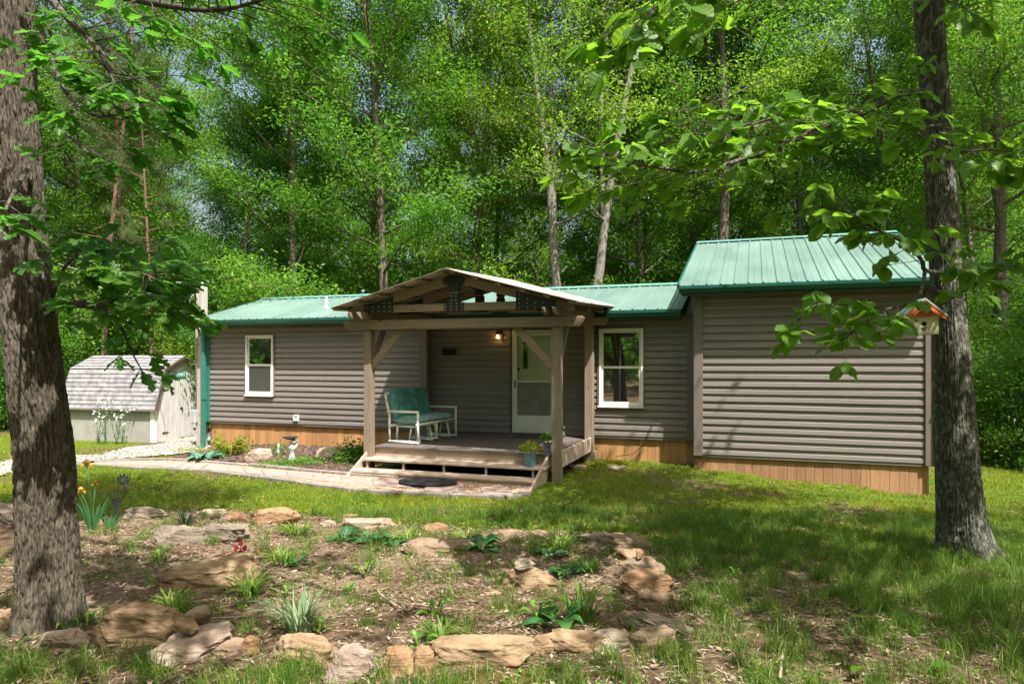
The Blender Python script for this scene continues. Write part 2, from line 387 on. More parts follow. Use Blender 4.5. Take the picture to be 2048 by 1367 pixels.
PATH_F = [G(*p) for p in ((150,930),(215,934),(275,938),(340,941),(422,945),(519,957),(600,968),(707,982),(800,988),(900,992),(1011,996),(1062,990))]
PATH_B = [G(*p) for p in ((190,925),(262,921),(320,921),(384,923),(440,927),(500,932),(600,942),(700,950),(800,957),(900,962),(1000,967),(1062,973))]
PATHP = [tuple(p)[:2] for p in PATH_F] + [tuple(p)[:2] for p in PATH_B][::-1]
DRIVE = gp((-300,960),(-60,935),(60,917),(200,912),(300,893),(345,885),(400,868),(440,862),(435,885),(414,903),(340,912),(262,918),(190,925),(60,940),(-60,968),(-300,1010))
def lawn_density(X, Y):
    """0..1: how thick the turf stands"""
    d = np.clip((Y-5.2)/1.6, 0, 1)
    n = fbm(X*1.3, Y*1.3, 5)
    thin = np.clip((n-0.40)*5.5, 0, 1)
    near = thin*0.45
    far = np.clip(0.60 + (n-0.40)*2.0, 0.35, 1)
    out = near*(1-d) + far*d
    out = np.where(in_poly(X, Y, BED), np.clip((fbm(X*2.2, Y*2.2, 9)-0.60)*3, 0, 0.35), out)
    out = np.where(in_poly(X, Y, HBED) | in_poly(X, Y, PATHP), 0.0, out)
    out = np.where(in_poly(X, Y, DRIVE), np.clip((fbm(X*2, Y*2, 3)-0.55)*4, 0, 0.5), out)
    return out
def bed_bare(X, Y):
    return np.clip((fbm(X*1.7, Y*1.7, 31)-0.45)*5, 0, 1)
def axis_pts(a, lo, hi, b, step, cn):
    return np.concatenate([a + (lo-a)*(np.linspace(0, 1, cn)**0.6), np.arange(lo+step, hi, step), hi + (b-hi)*(np.linspace(0, 1, cn)**1.8)])
xs = np.unique(np.round(axis_pts(-160, -9, 9, 160, 0.06, 40), 3)); ys = np.unique(np.round(axis_pts(-120, 2.6, 13.0, 260, 0.055, 46), 3))
GX, GY = np.meshgrid(xs, ys)
GZ = ground(GX, GY) + np.where((GY > 1) & (GY < 20) & (abs(GX) < 14), (fbm(GX*3.1, GY*3.1, 2)-0.5)*0.05 + (fbm(GX*14, GY*14, 8, 3)-0.5)*0.022, 0)
inh = in_poly(GX, GY, PATHP); GZ = np.where(inh, ground(GX, GY)-0.03, GZ)
V = np.stack([GX, GY, GZ], -1).reshape(-1, 3); nx = len(xs); ny = len(ys)
ii = np.arange((nx-1)*(ny-1)); a0 = (ii//(nx-1))*nx + ii % (nx-1)
F = np.stack([a0, a0+1, a0+nx+1, a0+nx], 1)
def ground_mat():
    m = M('ground_soil_and_turf')
    v = m.coord(); al = m.n('ShaderNodeAttribute'); al.attribute_name = 'lawn'; ab = m.n('ShaderNodeAttribute'); ab.attribute_name = 'bed'
    n1 = m.noise(v, 2.2, 8, 0.6); n2 = m.noise(v, 24, 8, 0.7); n3 = m.noise(v, 90, 5, 0.7)
    soil = m.ramp(n1, [(0.3, (0.045, 0.030, 0.018, 1)), (0.55, (0.115, 0.075, 0.048, 1)), (0.75, (0.22, 0.16, 0.11, 1))])
    straw = m.ramp(n2, [(0.35, (0.05, 0.032, 0.02, 1)), (0.55, (0.20, 0.135, 0.085, 1)), (0.72, (0.40, 0.31, 0.215, 1))])
    soil = m.mix(0.55, soil, straw)
    turf = m.ramp(n2, [(0.3, (0.045, 0.07, 0.010, 1)), (0.55, (0.11, 0.155, 0.016, 1)), (0.75, (0.19, 0.225, 0.03, 1))])
    moss_furrow_tone = m.ramp(n3, [(0.3, (0.07, 0.085, 0.008, 1)), (0.7, (0.17, 0.185, 0.012, 1))])
    turf = m.mix(m.ramp(m.noise(v, 0.9, 5), [(0.48, (0, 0, 0)), (0.60, (1, 1, 1))]), turf, moss_furrow_tone)
    fac = m.ramp(m.math('ADD', al.outputs['Fac'], m.math('MULTIPLY', m.math('SUBTRACT', n2, 0.5), 0.7)), [(0.30, (0, 0, 0)), (0.62, (1, 1, 1))])
    col = m.mix(fac, soil, turf)
    col = m.mix(m.math('MULTIPLY', ab.outputs['Fac'], 0.55), col, (0.33, 0.235, 0.165, 1))
    m.col(col).rough(1.0); m.b.inputs['Specular IOR Level'].default_value = 0.05
    m.bump(m.math('ADD', n2, m.math('MULTIPLY', n3, 0.5)), 1.0, 0.035); return m.m
gm = mesh_np('ground', V, F, True, ground_mat())
la = gm.attributes.new('lawn', 'FLOAT', 'POINT')
Xf, Yf = V[:, 0], V[:, 1]
ld = lawn_density(Xf, Yf); ld = np.where(Yf > 20, 0.12 + 0.0*Yf, ld); ld = np.where((Yf > 14) & (Xf > 9.5), 0.3, ld)
la.data.foreach_set('value', ld.astype(np.float32))
ba = gm.attributes.new('bed', 'FLOAT', 'POINT')
ba.data.foreach_set('value', (np.where(in_poly(Xf, Yf, BED), bed_bare(Xf, Yf), 0)).astype(np.float32))
tag(link('ground', gm), kind='structure')

# ---------------------------------------------------------------- path, drive
def offs(a, b, t): return a*(1-t) + b*t
def ribbon(A, B, n, lift=0.0, rough=0.01, seed=1):
    V = []; F = []; k = 5
    for i in range(len(A)):
        for j in range(k+1):
            p = offs(A[i], B[i], j/k); V.append((p.x, p.y, gz(p.x, p.y)+lift))
    for i in range(len(A)-1):
        for j in range(k): a = i*(k+1)+j; F.append((a, a+1, a+k+2, a+k+1))
    return V, F
def densify(P, k):
    out = []
    for i in range(len(P)-1):
        for j in range(k): out.append(P[i].lerp(P[i+1], j/k))
    return out+[P[-1]]
def gravelmat(name, cols, sc):
    m = M(name); v = m.coord(); vo = m.n('ShaderNodeTexVoronoi'); vo.inputs['Scale'].default_value = sc; m.L(v, vo.inputs['Vector'])
    sep = m.n('ShaderNodeSeparateColor'); m.L(vo.outputs['Color'], sep.inputs[0])
    m.col(m.ramp(sep.outputs[0], [((i+.5)/len(cols), c) for i, c in enumerate(cols)])).rough(0.95); m.bump(vo.outputs['Distance'], 1.0, 0.02); return m.m
MT['pgravel'] = gravelmat('path_gravel', [(0.36, 0.24, 0.16, 1), (0.50, 0.40, 0.30, 1), (0.22, 0.11, 0.06, 1), (0.42, 0.25, 0.14, 1)], 38)
MT['dgravel'] = gravelmat('drive_gravel', [(0.30, 0.28, 0.24, 1), (0.44, 0.42, 0.38, 1), (0.20, 0.18, 0.14, 1), (0.38, 0.35, 0.31, 1)], 26)
PF = densify(PATH_F, 3); PB = densify(PATH_B, 3)
path = empty('path', (0, 0, 0), kind='structure')
mb = MB(); v_, f_ = ribbon(PF, PB, 0, 0.012); mb.add(v_, f_); link('path_bed', mb.mesh('path_bed', MT['pgravel']), path)
def plate_on(quad, z0, z1, name, mat, parent, bev=0.008):
    m = MB(); V = [(p.x, p.y, gz(p.x, p.y)+z0) for p in quad] + [(p.x, p.y, gz(p.x, p.y)+z1) for p in quad]
    n = len(quad); m.add(V, [tuple(range(n))[::-1], tuple(range(n, 2*n))]+[(i, (i+1) % n, n+(i+1) % n, n+i) for i in range(n)])
    o = link(name, m.mesh(name, mat), parent)
    if bev: bevel(o, bev)
    return o
rr = random.Random(5)
L_ = len(PF)-1; t = 1.2
def along(P, t): i = min(int(t), len(P)-2); return P[i].lerp(P[i+1], t-i)
while t < L_-0.8:
    seglen = (along(PF, t+1)-along(PF, t)).length
    dt = 0.60/max(seglen, 0.05)
    t1 = min(t+dt*0.965, L_-0.1)
    f = t/L_; lo, hi = (0.28, 0.72) if f < 0.5 else ((0.36, 0.80) if f < .68 else (0.12, 0.60))
    j = lambda: rr.uniform(-0.015, 0.015)
    q = [offs(along(PF, t), along(PB, t), lo+j()), offs(along(PF, t1), along(PB, t1), lo+j()), offs(along(PF, t1), along(PB, t1), hi+j()), offs(along(PF, t), along(PB, t), hi+j())]
    plate_on(q, 0.0, 0.030+rr.uniform(-.004, .006), 'paver', MT['conc'], path)
    t = t + dt + (rr.uniform(0.15, .45)*dt if f > 0.66 else 0)
for P, s, skip in ((PF, -1, 0), (PB, 1, 24)):
    i = 0
    while i < len(P)-1 and not (s == 1 and i > 21):
        k = min(i+3, len(P)-1); q0, q1 = P[i], P[k].lerp(P[i], 0.02)
        d = (q1-q0); nrm = Vector((-d.y, d.x, 0)).normalized()*0.05
        if (q1-q0).length > 0.05:
            plate_on([q0-nrm, q1-nrm, q1+nrm, q0+nrm], -0.03, 0.055+rr.uniform(-.008, .008), 'border_stone', MT['edging'], path, 0.012)
        i = k
def ground_poly_mesh(name, poly, mat, lift, step=0.12):
    P = np.array(poly); x0, y0 = P.min(0); x1, y1 = P.max(0)
    gx = np.arange(x0, x1+step, step); gy = np.arange(y0, y1+step, step); X, Y = np.meshgrid(gx, gy)
    wob = (fbm(X*2, Y*2, 44)-0.5)*0.5
    ins = in_poly(X, Y+wob, poly); Z = ground(X, Y)+lift
    n = len(gx); V = np.stack([X, Y, Z], -1).reshape(-1, 3); F = []
    keep = ins[:-1, :-1] & ins[1:, :-1] & ins[:-1, 1:] & ins[1:, 1:]
    jj, ii2 = np.nonzero(keep); a = jj*n+ii2; F = np.stack([a, a+1, a+n+1, a+n], 1)
    return mesh_np(name, V, F, True, mat)
tag(link('gravel_drive', ground_poly_mesh('gravel_drive', DRIVE, MT['dgravel'], 0.035)), kind='structure')
MT['mulch'] = gravelmat('dark_mulch', [(0.035, 0.02, 0.014, 1), (0.09, 0.05, 0.033, 1), (0.15, 0.09, 0.06, 1), (0.05, 0.03, 0.02, 1)], 30)
tag(link('mulch_bed', ground_poly_mesh('mulch_bed', HBED, MT['mulch'], 0.034, 0.1)), kind='structure')
# pebbles as loose geometry
def chips(pts, size, flat=0.5, jitter=0.4):
    n = len(pts); base = np.array([(1,0,0),(-.5,.86,0),(-.5,-.86,0),(0.1,0,.9),(0,.1,-.6)])
    ang = np.random.rand(n)*6.283; s = size*(1-jitter+2*jitter*np.random.rand(n))
    B = base[None]*np.array([1, 1, flat])[None, None]*s[:, None, None]*(0.8+0.4*np.random.rand(n, 5, 1))
    c, s_ = np.cos(ang)[:, None], np.sin(ang)[:, None]
    X = B[:, :, 0]*c - B[:, :, 1]*s_; Y = B[:, :, 0]*s_ + B[:, :, 1]*c
    V = np.stack([X, Y, B[:, :, 2]], -1) + pts[:, None, :]
    f = np.array([(0,1,3),(1,2,3),(2,0,3),(1,0,4),(2,1,4),(0,2,4)])
    return V.reshape(-1, 3), (f[None]+(np.arange(n)*5)[:, None, None]).reshape(-1, 3)
def rnd_in(poly, n):
    P = np.array(poly); lo = P.min(0); hi = P.max(0); q = lo + np.random.rand(n, 2)*(hi-lo); k = in_poly(q[:, 0], q[:, 1], poly); return q[k]
def islandmat(name, cols, rough=0.9, trans=0.0, tc=(0.3, 0.2, 0.1, 1)):
    if trans: return leafmat(name, cols, trans, rough, tcol=tc, spec=0.15)
    m = M(name); r = m.island(); m.col(m.ramp(r, [((i+.5)/len(cols), c) for i, c in enumerate(cols)])).rough(rough); m.b.inputs['Specular IOR Level'].default_value = 0.2; return m.m
def onground(q, lift=0.0): return np.stack([q[:, 0], q[:, 1], ground(q[:, 0], q[:, 1])+lift], 1)
q = rnd_in(PATHP, 5200); Vv, Ff = chips(onground(q, 0.022), 0.016)
tag(link('path_gravel', mesh_np('path_gravel', Vv, Ff, False, islandmat('loose_path_gravel', [(0.35, 0.22, 0.14, 1), (0.55, 0.42, 0.30, 1), (0.17, 0.07, 0.04, 1), (0.6, 0.52, 0.42, 1)]))), 'tan and russet gravel and leaf bits between the path pavers', 'gravel', kind='stuff')
q = rnd_in(DRIVE, 16000); q = q[(q[:, 0] > -14)]; Vv, Ff = chips(onground(q, 0.045), 0.028)
tag(link('drive_gravel', mesh_np('drive_gravel', Vv, Ff, False, islandmat('loose_drive_gravel', [(0.18, 0.16, 0.13, 1), (0.38, 0.36, 0.32, 1), (0.27, 0.25, 0.21, 1), (0.46, 0.45, 0.42, 1)]))), 'pale crushed stone on the drive by the shed', 'gravel', kind='stuff')
q = rnd_in(HBED, 2600); Vv, Ff = chips(onground(q, 0.045), 0.03, 0.3)
tag(link('mulch', mesh_np('mulch', Vv, Ff, False, islandmat('loose_mulch', [(0.06, 0.035, 0.022, 1), (0.14, 0.08, 0.05, 1), (0.30, 0.22, 0.17, 1), (0.035, 0.022, 0.015, 1)]))), 'dark bark mulch in the bed below the left wall', 'mulch', kind='stuff')
# ================================================================ HOUSE
DW = 13.04; DR = 12.57; DP = 13.20            # planes of the main wall, the right wall and the porch wall
house = house_root('house', -5.0, DW, -2.05, label='long low house with taupe lap siding, green metal roofs and pine skirting', cat='house')
def gzh(u, d): x, y = UD(u, d); return gz(x, y)
# body
b = MB(); b.box(-12.36, -1.02, DP+0.012, 17.2, -2.35, 0.86)
b.box(-12.36, -6.60, DW+0.012, DP+0.01, -1.50, 0.86); b.box(-2.98, -1.02, DW+0.012, DP+0.01, -1.50, 0.86)
b.box(-12.36, -6.60, DW+0.06, DP+0.01, -2.35, -1.5); b.box(-2.98, -1.02, DW+0.06, DP+0.01, -2.35, -1.5)
b.box(-1.0, 2.66, DR+0.012, 20.6, -1.68, 1.22); b.box(-0.98, 2.64, DR+0.05, 20.5, -2.6, -1.68)
b.prism([(DR+.1, 1.2), (20.5, 1.2), (16.5, 2.66)], 'x', -0.98, 2.64)
b.prism([(DW+.1, .86), (17.1, .86), (15.14, 1.58)], 'x', -12.34, -1.0)
b.build('wall', MT['trim'], house)
# lap siding, one object per course and stretch
rs = random.Random(11)
def course(u0, u1, D, z0, z1, proj=0.030, n=None):
    n = n or max(2, int((u1-u0)/0.30)); V = []; ph = rs.uniform(0, 6); am = rs.uniform(0.0006, 0.0024); zz = rs.uniform(-.002, .002)
    for i in range(n+1):
        u = u0+(u1-u0)*i/n; w = am*math.sin(u*2.3+ph) + rs.uniform(-.0006, .0006); s = 0.0025*math.sin(u*0.9+ph*2)
        V += [(u, D-0.001, z1+zz), (u, D-0.007+w*.4, z0+0.071+s), (u, D-proj+w+.001, z0+0.064+s), (u, D-proj+w, z0+s), (u, D, z0+s)]
    F = [(i*5+k, i*5+k+1, (i+1)*5+k+1, (i+1)*5+k) for i in range(n) for k in range(4)]
    F += [(0, 4, 3, 2, 1), tuple(n*5+k for k in range(5))]
    m = MB(); m.add(V, F); return m.build('siding_board', MT['siding'], house)
win = {}
def wpx(x0, y0, x1, y1, D):
    u0, _ = HP(x0, (y0+y1)/2, D); u1, _ = HP(x1, (y0+y1)/2, D)
    za = HP((x0+x1)/2, y0, D)[1]; zb = HP((x0+x1)/2, y1, D)[1]; return u0, u1, zb, za
WL = wpx(494, 670, 549, 789, DW); WM = wpx(1199, 657, 1287, 811, DW)
DOOR = wpx(1026, 655, 1112, 864, DP); DOOR = (DOOR[0], DOOR[0]+0.93, -1.485, 0.60)
def siding(u0, u1, D, z0, z1, n, holes=(), splits=()):
    h = (z1-z0)/n
    for k in range(n):
        a, c = z0+k*h, z0+(k+1)*h; spans = [(u0, u1)]
        for (ha, hb, hz0, hz1) in holes:
            if c > hz0+0.03 and a < hz1-0.03:
                spans = [s for sp in spans for s in ((sp[0], min(sp[1], ha)), (max(sp[0], hb), sp[1])) if s[1]-s[0] > 0.02]
        for s in spans:
            cut = u0 + (u1-u0)*rs.uniform(.2, .8) if (s[1]-s[0] > 4) else None
            if cut and s[0]+.5 < cut < s[1]-.5:
                course(s[0], cut+.02, D-0.002, a, c); course(cut, s[1], D, a, c)
            else: course(s[0], s[1], D, a, c)
siding(-12.30, -6.66, DW, -1.455, 0.80, 18, [WL])
siding(-6.56, DOOR[0]-.05, DP, -1.50, 0.80, 18)
siding(DOOR[1]+.05, -2.98, DP, -1.50, 0.80, 18)
siding(-2.94, -1.16, DW, -1.455, 0.80, 18, [WM])
siding(-0.86, 2.60, DR, -1.665, 1.145, 21)
# trims
t_ = MB(); t_.box(-12.40, -12.29, DW-.052, DW+.2, -1.48, .80); t_.build('corner_trim', MT['downspout'], house)
t_ = MB(); t_.box(-6.67, -6.55, DW-.052, DP+.005, -1.48, .80); bevel(t_.build('corner_trim', MT['trim'], house))
t_ = MB(); t_.box(-3.0, -2.93, DW-.052, DP+.005, -1.48, .80); t_.build('corner_trim', MT['trim'], house)
t_ = MB(); t_.box(-1.17, -1.00, DW-.052, DW+.15, -1.50, .80); t_.build('corner_trim', MT['trim'], house)
t_ = MB(); t_.box(-1.01, -0.85, DR-.052, DR+.2, -1.70, 1.15); bevel(t_.build('corner_trim', MT['trim'], house))
t_ = MB(); t_.box(2.59, 2.72, DR-.060, DR+.2, -1.70, 1.15); bevel(t_.build('corner_trim', MT['trim'], house))
for (a, c, D, z) in ((-12.29, -6.67, DW, -1.457), (-2.93, -1.17, DW, -1.457), (-0.85, 2.59, DR, -1.667)):
    t_ = MB(); t_.prism([(D+.01, z), (D-.014, z-.006), (D-.018, z-.045), (D+.01, z-.05)], 'x', a, c); t_.build('starter_strip', MT['trim'], house)
# skirting boards
sk = []
def skirt(u0, u1, D, ztop, w=0.142):
    n = round((u1-u0)/w); w = (u1-u0)/n
    for i in range(n):
        a = u0+i*w; c = a+w-0.005; g = gzh(a+w/2, D)-0.12
        jd = rs.uniform(0, .007); jt = rs.uniform(-.012, .008)
        m = MB(); m.box(a, c, D+jd, D+jd+.02, g, ztop+jt+.02); m.build('skirt_board', MT['skirt' if D > 12.8 else 'skirt2'], house)
skirt(-12.29, -6.35, DW+.035, -1.50); skirt(-2.93, -1.02, DW+.035, -1.50); skirt(-1.0, 2.66, DR+.02, -1.71)
m = MB(); m.box(-12.3, -6.6, DW+.02, DW+.034, -2.10, -2.02)
# roofs
def roof_slope(u0, u1, De, ze, Dr, zr, pw=0.23):
    n = round((u1-u0)/pw); pw = (u1-u0)/n
    v = Vector((0, Dr-De, zr-ze)); up = Vector((0, -(zr-ze), Dr-De)).normalized()
    for i in range(n):
        a = u0+i*pw; P = [(a, 0), (a+.012, .022), (a+.032, .022), (a+.045, .002), (a+pw*.45, .003), (a+pw*.47, .0075), (a+pw*.52, .0075), (a+pw*.54, .003), (a+pw, .0)]
        V = []
        for s_, ov in ((0, -.02), (1, 0)):
            base = Vector((0, De, ze))+v*s_ + v.normalized()*ov
            for (x, h) in P: V.append((x, base.y+up.y*h, base.z+up.z*h))
            for (x, h) in P[::-1]: V.append((x, base.y-up.y*.006, base.z-up.z*.006))
        k = 2*len(P); F = [tuple(range(k))[::-1], tuple(range(k, 2*k))]+[(j, (j+1) % k, k+(j+1) % k, k+j) for j in range(k)]
        mm = MB(); mm.add(V, F); mm.build('roof_panel', MT['roof'], house)
E1 = (12.65, 0.925); R1 = (15.14, 1.63); E2 = (12.15, 1.285); R2 = (16.5, 2.72)
roof_slope(-12.44, -1.22, *E1, *R1); roof_slope(-1.24, 2.86, *E2, *R2)
b = MB(); b.prism([(R1[0], R1[1]+.0), (17.6, .93), (17.6, .90), (R1[0], R1[1]-.03)], 'x', -12.44, -1.22)
b.prism([(R2[0], R2[1]), (20.8, 1.30), (20.8, 1.27), (R2[0], R2[1]-.03)], 'x', -1.24, 2.86); b.build('rear_roof', MT['roof'], house)
for (u0, u1, (D, z)) in ((-12.45, -1.22, R1), (-1.25, 2.87, R2)):
    b = MB(); b.prism([(D-.16, z-.018), (D-.16, z-.005), (D, z+.045), (D+.16, z-.005), (D+.16, z-.03), (D, z+.02)], 'x', u0, u1); b.build('ridge_cap', MT['cap'], house)
for (u0, u1, (De, ze), (Dr, zr)) in ((-12.46, -12.43, E1, R1), (-1.262, -1.235, E2, R2), (2.855, 2.885, E2, R2)):
    b = MB(); b.prism([(De, ze-.05), (De, ze+.028), (Dr, zr+.028), (Dr, zr-.05)], 'x', u0, u1); b.build('rake_trim', MT['gutter'], house)
def gutter(u0, u1, D, ztop, Dw):
    P = [(D+.12, ztop), (D+.12, ztop-.12), (D+.045, ztop-.12), (D+.03, ztop-.085), (D+.002, ztop-.05), (D, ztop-.004), (D+.012, ztop), (D+.016, ztop-.05), (D+.05, ztop-.108), (D+.108, ztop-.108), (D+.108, ztop)]
    b = MB(); n = len(P)
    V = [(u, p[0], p[1]) for u in (u0, u1) for p in P]; F = [(i, (i+1) % n, n+(i+1) % n, n+i) for i in range(n)]
    F += [tuple(range(6))+(10,), tuple(n+i for i in (list(range(6))+[10]))[::-1]]; b.add(V, F); b.build('gutter', MT['gutter'], house)
    b = MB(); b.box(u0+.02, u1-.02, D+.122, D+.145, ztop-.15, ztop+.02); b.build('fascia', MT['gutter'], house)
    b = MB(); b.box(u0+.02, u1-.02, D+.146, Dw+.01, ztop-.14, ztop-.125); b.build('soffit', MT['trim'], house)
gutter(-12.42, -6.80, 12.60, .915, DW); gutter(-2.6, -1.24, 12.60, .915, DW); gutter(-1.22, 2.86, 12.09, 1.275, DR)
b = MB(); b.box(-6.80, -2.6, 12.80, DP, .80, .815); b.build('soffit', MT['trim'], house)
b = MB(); b.box(-6.80, -2.6, 12.78, 12.80, .80, .93); b.build('fascia', MT['gutter'], house)
def downspout(u, d, ztop, zbot, kick):
    b = MB(); r = []
    for k in range(14):
        pass
    P = [(u-.042, d-.03), (u-.025, d-.038), (u-.01, d-.03), (u+.01, d-.038), (u+.025, d-.03), (u+.042, d-.038), (u+.042, d+.03), (u-.042, d+.03)]
    b.prism(P, 'z', zbot+.06, ztop); b.bar((u, d, zbot+.08), (u+kick*.14, d-.16, zbot+.0), .08, .065); o = b.build('downspout', MT['downspout'], house)
    for z in (ztop-.35, (ztop+zbot)/2-.3):
        b = MB(); b.box(u-.055, u+.055, d-.045, d+.036, z, z+.028); b.build('strap', MT['downspout'], o)
downspout(-12.37, 12.90, .82, -2.12, -1); downspout(2.78, 12.48, 1.18, -2.22, 1)
# windows
def window(w, D, name='window'):
    u0, u1, z0, z1 = w; W_ = .045; fr = MB(); d0, d1 = D-.062, D+.03
    for (a, c, e, f) in ((u0, u1, z1-W_, z1), (u0, u1, z0, z0+W_), (u0, u0+W_, z0+W_, z1-W_), (u1-W_, u1, z0+W_, z1-W_)): fr.box(a, c, d0, d1, e, f)
    o = fr.build(name, MT['white'], house); bevel(o, .004)
    zm = (z0+z1)/2
    for (lo, hi, dd) in ((zm-.012, z1-W_, .012), (z0+W_, zm+.012, -.008)):
        s = MB(); a, c = u0+W_+.002, u1-W_-.002; t = .034; y0 = D-.03+dd; y1 = D-.008+dd
        s.box(a, c, y0, y1, hi-t, hi); s.box(a, c, y0, y1, lo, lo+t); s.box(a, a+t, y0, y1, lo+t, hi-t); s.box(c-t, c, y0, y1, lo+t, hi-t); s.build('sash', MT['white'], o)
        g = MB(); g.box(a+t+.001, c-t-.001, y0+.008, y0+.013, lo+t+.001, hi-t-.001); g.build('pane', MT['glass'] if dd > 0 else MT['screen' if name == 'window' and u0 < -6 else 'glass'], o)
    s = MB(); s.box(u0-.02, u1+.02, D-.085, D-.063, z0-.03, z0-.002); s.build('sill', MT['white'], o)
    s = MB(); s.box(u0-.03, u0-.001, D-.050, D+.01, z0-.03, z1+.03); s.box(u1+.001, u1+.03, D-.050, D+.01, z0-.03, z1+.03); s.box(u0, u1, D-.050, D+.01, z1+.001, z1+.03); s.box(u0, u1, D-.050, D+.01, z0-.06, z0-.031)
    s.build('channel_trim', MT['trim'], o)
window(WL, DW); window(WM, DW)
# door
u0, u1, z0, z1 = DOOR
dr = MB(); f = .05
dr.box(u0, u0+f, DP-.05, DP+.02, z0, z1); dr.box(u1-f, u1, DP-.05, DP+.02, z0, z1); dr.box(u0+f, u1-f, DP-.05, DP+.02, z1-f, z1); dr.box(u0+f, u1-f, DP-.05, DP+.02, z0, z0+.02)
door = dr.build('door', MT['door'], house)
s = MB(); a, c = u0+f+.003, u1-f-.003; zb, zt = z0+.022, z1-f-.003; zm = HP(1070, 762, DP)[1]; zk = HP(1070, 830, DP)[1]; w = .055
for (p, q, e, g) in ((a, a+w, zb, zt), (c-w, c, zb, zt), (a+w, c-w, zt-w, zt), (a+w, c-w, zm-.02, zm+.02), (a+w, c-w, zb, zk)): s.box(p, q, DP-.065, DP-.035, e, g)
bevel(s.build('storm_frame', MT['door'], door), .004)
s = MB(); s.box(a+w+.001, c-w-.001, DP-.054, DP-.050, zm+.021, zt-w-.001); s.build('pane', MT['clear'], door)
s = MB(); s.box(a+w+.001, c-w-.001, DP-.052, DP-.048, zk+.001, zm-.021); s.build('screen_panel', MT['doorscreen'], door)
s = MB(); s.box(u0+.05, u1-.05, DP-.015, DP+.01, z0+.02, z1-.05); s.build('inner_door', MT['door'], door)
ua, za = HP(1047, 671, DP); ub, zc = HP(1056, 737, DP)
s = MB(); s.box(ua-.02, ub+.02, DP-.024, DP-.016, zc-.02, za+.02); s.build('light_frame', MT['door'], door)
s = MB(); s.box(ua, ub, DP-.030, DP-.0245, zc, za); s.build('narrow_pane', MT['glass'], door)
uk, zk2 = HP(1038, 738, DP); s = MB(); s.lathe([(.0, 0), (.026, 0), (.03, .015), (.02, .03), (0, .032)], 12)
kn = link('knob', s.mesh('knob', MT['rust'], smooth=True), door); o = ORG[house.name]; kn.location = (uk-o[0], DP-.016-o[1], zk2-o[2]); kn.rotation_euler = (R(90), 0, 0)
uh, zh = HP(1029, 768, DP-.07); s = MB(); s.box(a+.012, a+.035, DP-.10, DP-.088, zh-.07, zh+.07); s.box(a+.012, a+.035, DP-.088, DP-.064, zh-.07, zh-.05); s.box(a+.012, a+.035, DP-.088, DP-.064, zh+.05, zh+.07); s.build('handle', MT['black'], door)
# wall plaque and porch lamp, vents
pu0, pz1 = HP(886, 693, DP); pu1, pz0 = HP(917, 712, DP)
s = MB(); t = .02
for (p, q, e, g) in ((pu0, pu1, pz1-t, pz1), (pu0, pu1, pz0, pz0+t), (pu0, pu0+t, pz0+t, pz1-t), (pu1-t, pu1, pz0+t, pz1-t)): s.box(p, q, DP-.078, DP-.030, e, g)
pq = s.build('wall_vent', MT['trim'], house); s = MB(); s.box(pu0+t, pu1-t, DP-.060, DP-.050, pz0+t, pz1-t); s.build('dark_panel', MT['dark'], pq)
s = MB(); 
for i in range(3): x = pu0+.055+i*.085; s.box(x, x+.055, DP-.066, DP-.0605, pz1-.045, pz1-.03)
s.build('louvre', MT['trim'], pq)
lu, lz = HP(996, 672, DP-.1)
s = MB(); s.box(lu+.04, lu+.075, DP-.055, DP-.018, lz-.08, lz+.09); lamp = s.build('porch_lamp', MT['rust'], house)
s = MB(); s.box(lu-.0, lu+.06, DP-.10, DP-.03, lz+.045, lz+.06); s.lathe([(.0, 0), (.055, 0), (.055, .012), (.028, .05), (0, .055)], 12, (lu, DP-.12, lz+.04)); s.build('hood', MT['rust'], lamp)
s = MB(); s.lathe([(.0, 0), (.04, 0), (.05, .02), (.05, .085), (.04, .098), (0, .1)], 12, (lu, DP-.12, lz-.06)); s.build('jar', MT['clear'], lamp, True)
s = MB(); s.lathe([(0, 0), (.018, .006), (.028, .03), (.02, .055), (.008, .07), (0, .07)], 10, (lu, DP-.12, lz-.045)); s.build('bulb', MT['bulb'], lamp, True)
vu, vz = HP(593, 835, DW-.03); s = MB(); t = .014
for (p, q, e, g) in ((-.065, .065, .05, .064), (-.065, .065, -.064, -.05), (-.065, -.05, -.05, .05), (.05, .065, -.05, .05)): s.box(vu+p, vu+q, DW-.065, DW-.005, vz+e, vz+g)
o = s.build('outlet_cover', MT['white'], house); s = MB(); s.box(vu-.05, vu+.05, DW-.056, DW-.046, vz-.05, vz+.05); s.build('flap', MT['greymetal'], o)
vu, vz = HP(653, 620, 13.6); zz = E1[1]+(13.6-E1[0])*(R1[1]-E1[1])/(R1[0]-E1[0])
s = MB(); s.lathe([(.09, -.03), (.085, .02), (.035, .05), (.032, .27), (.0, .27)], 12, (vu, 13.6, zz)); s.build('vent_pipe', MT['greymetal'], house, True)
vu, vz = HP(726, 585, 15.6); s = MB(); s.lathe([(.03, 0), (.03, .34), (.05, .345), (.05, .37), (0, .38)], 12, (vu, 15.6, 1.45)); s.build('vent_pipe', MT['greymetal'], house, True)
# loose cable by the window
c1 = [HP(1302, 848, DR+.3), HP(1293, 868, DR+.3), HP(1285, 890, DR+.3), HP(1265, 908, DR+.3), HP(1232, 912, DR+.3)]
for k, du in ((0, 0), (1, .035)):
    s = MB(); s.tube([(p[0]+du*(i < 3), DW-.06-.02*i, max(p[1]+.02*k*(i < 3), gzh(p[0], DW-.1)+.01)) for i, p in enumerate(c1)], .006, 6)
    tag(s.build('cable', MT['black']), ('thin black cable rising highest up the siding below the window beside the porch' if k == 0 else 'second thin black cable just beside the taller one on the siding below the right window'), 'cable')

